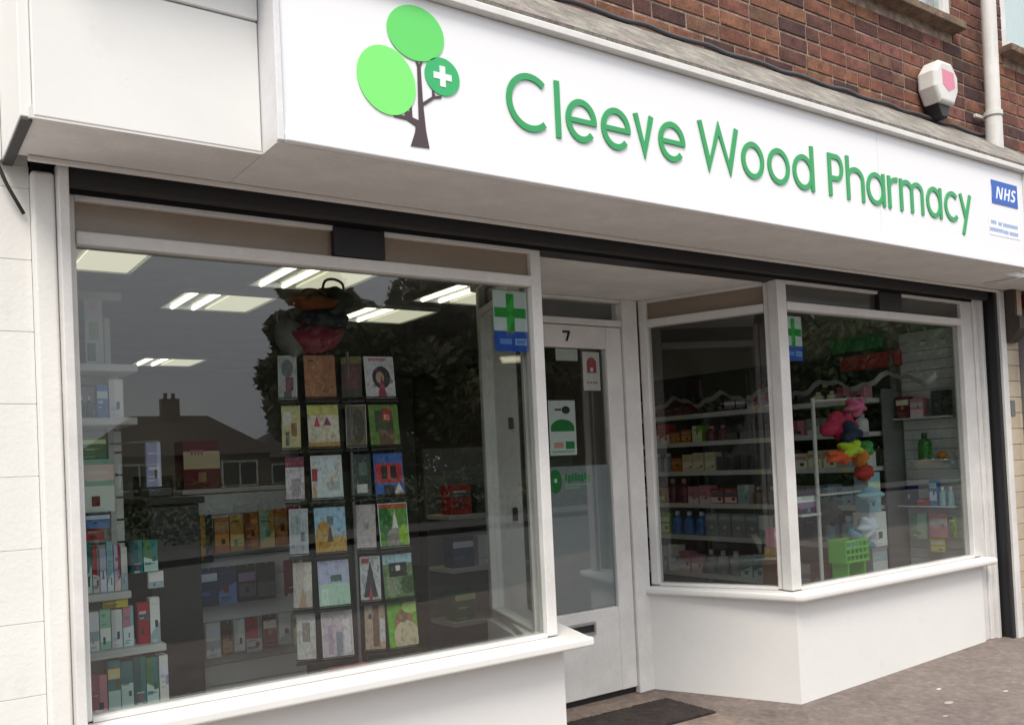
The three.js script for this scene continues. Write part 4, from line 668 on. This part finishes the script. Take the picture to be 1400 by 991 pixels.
// toy display in the window
{
  const s = thing('toy_stand', 'white wire toy stand inside the toy window', 'display stand', [4.6, 0, -0.36]);
  part(s, 'pole', rod([0, 0.45, 0], [0, 1.58, 0], 0.012, 10), M.shelf); part(s, 'deck', rbox(-0.6, 0.75, 0.42, 0.45, -0.22, 0.2, 0.005), M.shelf);
  part(s, 'leg', box(-0.55, -0.52, 0.02, 0.42, -0.2, 0.18), M.shelf); part(s, 'leg', box(0.68, 0.71, 0.02, 0.42, -0.2, 0.18), M.shelf);
  part(s, 'arm', rod([0, 1.56, 0], [0.5, 1.58, 0.0], 0.008, 8), M.shelf); part(s, 'arm', rod([0, 1.0, 0], [0.55, 1.0, 0.0], 0.008, 8), M.shelf);
  part(s, 'cord', rod([0.36, 1.58, 0], [0.4, 1.16, 0], 0.003, 6), M.shelf);
  function blob(name, label, category, hex, x, y, z, w, h, lobes, amp, spin = 0) {
    const g = new THREE.SphereGeometry(1, 36, 20), p = g.attributes.position; for (let i = 0; i < p.count; i++) { const X = p.getX(i), Y = p.getY(i), Z = p.getZ(i), a = Math.atan2(Y, X) + spin, q = 1 - amp + amp * Math.cos(a * lobes) + 0.05 * Math.sin(a * 9 + Z * 6); p.setXYZ(i, X * q * w / 2, Y * q * h / 2, Z * 0.055 * (0.7 + 0.3 * q)); } g.computeVertexNormals();
    return single(name, g, col(hex, 0.75), label, category, 'soft toys on the toy stand', [x, y, z]);
  }
  blob('soft_toy', 'pale pink star shaped soft toy at the top of the toy stand', 'soft toy', '#d86f9a', 4.99, 1.525, -0.34, 0.2, 0.13, 5, 0.25, 0.3);
  blob('soft_toy', 'magenta soft toy hanging under the pink star', 'soft toy', '#b8204f', 4.8, 1.4, -0.36, 0.26, 0.2, 3, 0.22, 0.8); blob('soft_toy', 'crimson soft toy leaning on the navy toy', 'soft toy', '#c02a5c', 4.93, 1.41, -0.37, 0.22, 0.17, 4, 0.2);
  blob('soft_toy', 'navy and grey soft toy in the middle of the toy stand', 'soft toy', '#22304a', 4.86, 1.365, -0.29, 0.2, 0.15, 3, 0.25, 0.2);
  blob('soft_toy', 'lime green soft toy below the navy toy', 'soft toy', '#b4d828', 4.86, 1.27, -0.30, 0.24, 0.12, 4, 0.2, 0.5); blob('soft_toy', 'orange coral soft toy below the lime toy', 'soft toy', '#e0542c', 4.8, 1.225, -0.33, 0.3, 0.11, 5, 0.2); blob('soft_toy', 'amber soft toy dangling below the lime toy', 'soft toy', '#c8781e', 4.97, 1.215, -0.31, 0.1, 0.13, 3, 0.15);
  blob('soft_toy', 'leaf green soft toy beside the amber toy', 'soft toy', '#3f9a4a', 5.045, 1.265, -0.33, 0.15, 0.12, 4, 0.2, 0.7); blob('soft_toy', 'red soft toy lowest on the hanging cord', 'soft toy', '#b01c1c', 5.04, 1.115, -0.34, 0.16, 0.11, 5, 0.12, 0.4);
  blob('soft_toy', 'pale blue soft toy on the lower arm', 'soft toy', '#86b4c4', 5.08, 0.975, -0.33, 0.26, 0.1, 4, 0.15); 
  blob('soft_toy', 'blue and grey soft toy sitting beside the green basket', 'soft toy', '#5c94b0', 4.96, 0.69, -0.34, 0.3, 0.22, 5, 0.28, 0.3); blob('soft_toy', 'white fluffy soft toy on the blue toy', 'soft toy', '#c4cddc', 4.99, 0.78, -0.30, 0.2, 0.16, 6, 0.2); blob('soft_toy', 'black fluffy soft toy behind the green basket', 'soft toy', '#15151a', 4.74, 0.89, -0.4, 0.26, 0.2, 6, 0.2);
  const b = thing('toy_basket', 'bright green openwork toy basket on the toy stand', 'basket', [4.79, 0.452, -0.3]), bc = col('#4fb52a');
  part(b, 'foot', rbox(-0.09, -0.075, 0, 0.14, -0.06, 0.05, 0.003), bc); part(b, 'foot', rbox(0.075, 0.09, 0, 0.14, -0.06, 0.05, 0.003), bc);
  for (const z of [-0.064, 0.054]) { for (let k = 0; k < 4; k++) part(b, 'band', rbox(-0.11, 0.11, 0.142 + k * 0.04, 0.158 + k * 0.04, z, z + 0.005, 0.002), bc); for (let k = 0; k < 6; k++) part(b, 'upright', rbox(-0.108 + k * 0.0405, -0.096 + k * 0.0405, 0.141, 0.278, z - 0.0045, z - 0.0005, 0.001), bc); }
  for (const x of [-0.115, 0.11]) part(b, 'side', rbox(x, x + 0.005, 0.142, 0.278, -0.06, 0.06, 0.002), bc);
  part(b, 'floor', box(-0.108, 0.108, 0.14, 0.146, -0.058, 0.052), bc);
  pack('toy_box', 'dark purple carton on the lower part of the toy stand', 'box', 'purple', 4.43, 4.62, 0.9, 1.03, -0.42, 0.08); part(s, 'arm', box(-0.19, 0.0, 0.885, 0.898, -0.1, 0.02), M.shelf);
  pack('toy_box', 'pink carton by the slanting window post', 'box', 'pink', 4.2, 4.3, 0.73, 0.84, -0.4, 0.06); pack('toy_box', 'amber tray under the pink carton', 'box', 'ochre', 4.19, 4.33, 0.66, 0.728, -0.4, 0.08); pack('toy_box', 'brown carton standing on the toy stand deck', 'box', 'brown', 4.18, 4.34, 0.452, 0.658, -0.4, 0.1);
  pack('toy_box', 'pale blue tall carton beyond the toy stand', 'box', 'sky', 5.17, 5.3, 0.86, 1.11, -0.45, 0.1); pack('toy_box', 'white carton with grey print under the pale blue carton', 'box', 'white', 5.15, 5.33, 0.64, 0.858, -0.45, 0.12); pack('toy_box', 'grey carton at the end of the toy stand deck', 'box', 'grey', 5.16, 5.32, 0.452, 0.638, -0.45, 0.12);
}
// deeper fittings seen dimly
{
  const c = thing('shop_counter', 'dark shop counter deep in the shop', 'counter');
  part(c, 'body', rbox(1.3, 2.6, 0.02, 1.02, -3.6, -3.05, 0.01), M.darkFit); part(c, 'top', rbox(1.26, 2.64, 1.022, 1.055, -3.64, -3.0, 0.008), M.greyFit);
  pack('display_carton', 'large dark red display carton on the counter', 'box', 'maroon', 1.69, 1.93, 1.056, 1.52, -3.2, 0.2); pack('display_carton', 'low black carton beside the dark red display', 'box', 'black', 1.42, 1.62, 1.056, 1.3, -3.2, 0.2); pack('display_carton', 'low ochre carton on the counter end', 'box', 'ochre', 2.1, 2.5, 1.056, 1.13, -3.2, 0.2);
  const g = thing('gondola_unit', 'grey shelving gondola in the middle of the shop', 'shelving');
  part(g, 'back_panel', box(3.1, 4.4, 0.02, 1.4, -2.42, -2.4), M.greyFit);
  for (const y of [0.25, 0.6, 0.95]) part(g, 'shelf', rbox(3.1, 4.4, y - 0.03, y, -2.399, -2.1, 0.004), M.shelf);
  [['red', 'red', 0.95], ['black', 'black', 0.95], ['teal', 'teal', 0.95], ['navy', 'navy', 0.6], ['white', 'white', 0.6], ['ochre', 'ochre', 0.25], ['green', 'dark green', 0.25]].forEach(([k, wd, y], i) => pack('display_carton', `${wd} carton on a shelf of the middle gondola`, 'box', k, 3.14 + (i % 3) * 0.2, 3.3 + (i % 3) * 0.2, y, y + 0.2, -2.2, 0.12));
  single('dispensary_screen', box(0.5, 5.8, 0.02, 2.44, -7.4, -7.35), std(lin(0.42, 0.42, 0.43), { roughness: 0.8 }), 'pale partition at the rear of the shop', 'partition');
}

// ---------------------------------------------------------------- across the road: mirrored in the panes
function bungalow(label, x, z, w, d, eave, ridge, wallHex, roofHex) {
  const h = thing('bungalow', label, 'house', [x, -0.1, z], Math.PI);
  part(h, 'wall', box(-w / 2, w / 2, -0.3, eave, -d / 2, d / 2), std(new THREE.Color(wallHex), { map: brickMap, roughness: 0.9 }));
  const r = w * 0.24, o = 0.45, v = [[-w / 2 - o, eave, -d / 2 - o], [w / 2 + o, eave, -d / 2 - o], [w / 2 + o, eave, d / 2 + o], [-w / 2 - o, eave, d / 2 + o], [-r, ridge, 0], [r, ridge, 0]], f = [[3, 2, 5], [3, 5, 4], [1, 0, 4], [1, 4, 5], [0, 3, 4], [2, 1, 5], [0, 1, 2], [0, 2, 3]];
  const g = new THREE.BufferGeometry(); g.setAttribute('position', new THREE.Float32BufferAttribute(f.flat().flatMap(i => v[i]), 3)); g.computeVertexNormals();
  const roof = part(h, 'roof', metric(g), std(new THREE.Color(roofHex), { map: brickMap, roughness: 0.9 })); part(roof, 'chimney', [box(-0.45, 0.45, ridge - 0.5, ridge + 0.9, -0.3, 0.3), rod([-0.2, ridge + 0.9, 0], [-0.2, ridge + 1.2, 0], 0.1), rod([0.2, ridge + 0.9, 0], [0.2, ridge + 1.2, 0], 0.1)], std(lin(0.12, 0.07, 0.055), { roughness: 0.9 }));
  for (const k of [-0.3, 0.3]) { const wn = part(h, 'window', box(k * w - 0.95, k * w + 0.95, 0.8, eave - 0.35, d / 2, d / 2 + 0.06), M.pvc); part(wn, 'pane', box(k * w - 0.85, k * w - 0.04, 0.9, eave - 0.45, d / 2 + 0.06, d / 2 + 0.07), std(lin(0.03, 0.035, 0.04), { roughness: 0.1 })); part(wn, 'pane', box(k * w + 0.04, k * w + 0.85, 0.9, eave - 0.45, d / 2 + 0.06, d / 2 + 0.07), std(lin(0.03, 0.035, 0.04), { roughness: 0.1 })); }
  part(h, 'door', box(-0.45, 0.45, 0, 2.05, d / 2, d / 2 + 0.05), col('#5a2a22'));
}
bungalow('brown roofed bungalow with a central chimney across the road', 13.2, 47, 8.2, 7, 2.5, 4.7, '#8c7a66', '#3a2a22');
bungalow('smaller grey roofed bungalow partly behind the great tree across the road', 21.5, 50, 7, 7, 2.3, 3.9, '#98897a', '#3c342e');
bungalow('cream bungalow standing far along the other side of the road', 60, 26, 12, 8, 3.2, 5.6, '#b8a88c', '#4a2e24');
function tree(label, x, z, h, r, low, n, tone) {
  const t = thing('tree', label, 'tree', [x, -0.1, z]);
  const limbs = [tube([[0, 0, 0], [0.1, low, 0.05], [0, h * 0.6, 0.1]], 0.22, 10, 8)];
  const clumps = []; for (let i = 0; i < 40; i++) { const a = rr(0, 6.28), e = rr(-1, 1), q = Math.cbrt(rnd()); clumps.push([r * 0.8 * q * Math.cos(a) * Math.sqrt(1 - e * e * 0.6), low + (h - low) * (0.5 + 0.42 * e * q), r * 0.8 * q * Math.sin(a) * Math.sqrt(1 - e * e * 0.6), r * rr(0.24, 0.42)]); }
  for (let i = 0; i < 9; i++) { const c = clumps[i]; limbs.push(tube([[0, Math.min(c[1] * 0.5, h * 0.5), 0], [c[0] * 0.4, c[1] * 0.75, c[2] * 0.4], [c[0], c[1], c[2]]], 0.06, 6, 6)); }
  part(t, 'trunk', limbs, std(lin(0.06, 0.045, 0.03), { roughness: 0.95 }));
  const v = [], e = new THREE.Euler(), p = new THREE.Vector3();
  for (let i = 0; i < n; i++) { const c = clumps[i % clumps.length], a = rr(0, 6.28), u = rr(-1, 1), q = Math.pow(rnd(), 0.4) * c[3], s = Math.sqrt(1 - u * u), cx = c[0] + q * s * Math.cos(a), cy = c[1] + q * u * 0.8, cz = c[2] + q * s * Math.sin(a); e.set(rr(0, 6.28), rr(0, 6.28), 0); const L = rr(0.2, 0.4); for (const [lx, ly] of [[-0.5, 0], [0, -0.3], [0.5, 0], [-0.5, 0], [0.5, 0], [0, 0.3]]) { p.set(lx * L, ly * L, 0).applyEuler(e); v.push(cx + p.x, cy + p.y, cz + p.z); } }
  const g = new THREE.BufferGeometry(); g.setAttribute('position', new THREE.Float32BufferAttribute(v, 3)); g.computeVertexNormals();
  part(t, 'crown', metric(g), new THREE.MeshPhysicalMaterial({ color: lin(...tone), roughness: 0.9, side: THREE.DoubleSide }));
}
seed = 4242;
tree('slim tree beside the great spreading tree across the road', 10.75, 20, 7.1, 2.1, 0.2, 34000, [0.085, 0.09, 0.045]);
tree('great spreading tree across the road with a low crown', 16.4, 20, 7.6, 4.4, 0.2, 44000, [0.085, 0.09, 0.04]);
tree('tall tree behind the great spreading tree', 21, 24, 8.6, 4.2, 0.6, 24000, [0.08, 0.09, 0.045]);
tree('dark rounded tree where the row of roadside trees begins', 31, 19, 8, 4.4, 0.4, 32000, [0.035, 0.06, 0.015]);
tree('second tree of the roadside row, slightly taller', 37, 20, 8.6, 4.6, 0.5, 32000, [0.04, 0.065, 0.018]);
tree('third tree of the roadside row, next to the last', 43, 20, 8.4, 4.6, 0.5, 32000, [0.035, 0.06, 0.018]);
tree('last tree of the roadside row beside the cream bungalow', 49, 21, 8.8, 4.8, 0.5, 24000, [0.04, 0.06, 0.02]);
{
  const v = [], p = new THREE.Vector3(), e = new THREE.Euler(); for (let i = 0; i < 30000; i++) { e.set(rr(0, 6.28), rr(0, 6.28), 0); const x = rr(-12, 30), y = rr(0, 1.25) + 0.12 * Math.sin(x * 1.7), z = 15.2 + rr(-0.4, 0.4), L = 0.12; for (const [a, b] of [[-0.5, 0], [0, -0.35], [0.5, 0], [-0.5, 0], [0.5, 0], [0, 0.35]]) { p.set(a * L, b * L, 0).applyEuler(e); v.push(x + p.x, y + p.y - 0.1, z + p.z); } }
  const g = new THREE.BufferGeometry(); g.setAttribute('position', new THREE.Float32BufferAttribute(v, 3)); g.computeVertexNormals();
  const h = thing('hedge', 'low clipped hedge along the far pavement', 'hedge'); part(h, 'foliage', metric(g), std(lin(0.04, 0.065, 0.022), { roughness: 0.95, side: THREE.DoubleSide }));
}
// ---------------------------------------------------------------- litter on the pavement
{
  const spots = [[4.55, 0.36, 0.011, '#c9c4bc'], [4.36, 0.52, 0.02, '#a89c92'], [4.72, 0.62, 0.012, '#b5aaa0'], [4.15, 0.62, 0.012, '#9c9088'], [5.1, 0.45, 0.01, '#8c827a']];
  const gl = ['tiny white gum spot below the toy window wall', 'largest buff gum spot on the pavement', 'small cream gum spot near the buff one', 'dull grey gum spot nearest the entrance slab', 'darkest brown gum spot on the pavement'];
  for (const [k, [x, z, r, hex]] of spots.entries()) single('gum_spot', new THREE.CylinderGeometry(r, r * 1.1, 0.002, 10).scale(1.4, 1, 0.8).translate(0, groundY(x) + 0.001, 0), col(hex, 0.9), gl[k], 'gum spot', 'gum spots on the pavement', [x, 0, z]);
  const lf = new THREE.Shape(oval(0, 0, 0.035, 0.018, 12).map(p => new THREE.Vector2(...p)));
  for (const [x, z, a] of [[4.5, 1.0, 0.4], [4.62, 1.06, 2.1], [4.35, 1.02, 1.2]]) { const g = new THREE.ExtrudeGeometry(lf, { depth: 0.002, bevelEnabled: false }).rotateX(-Math.PI / 2 + 0.12).translate(0, 0.006, 0); single('fallen_leaf', metric(g), col('#c8a22c', 0.8), 'yellow fallen leaf lying on the pavement', 'leaf', 'fallen leaves on the pavement', [x, groundY(x), z], a); }
}
renderer.render(scene, camera);
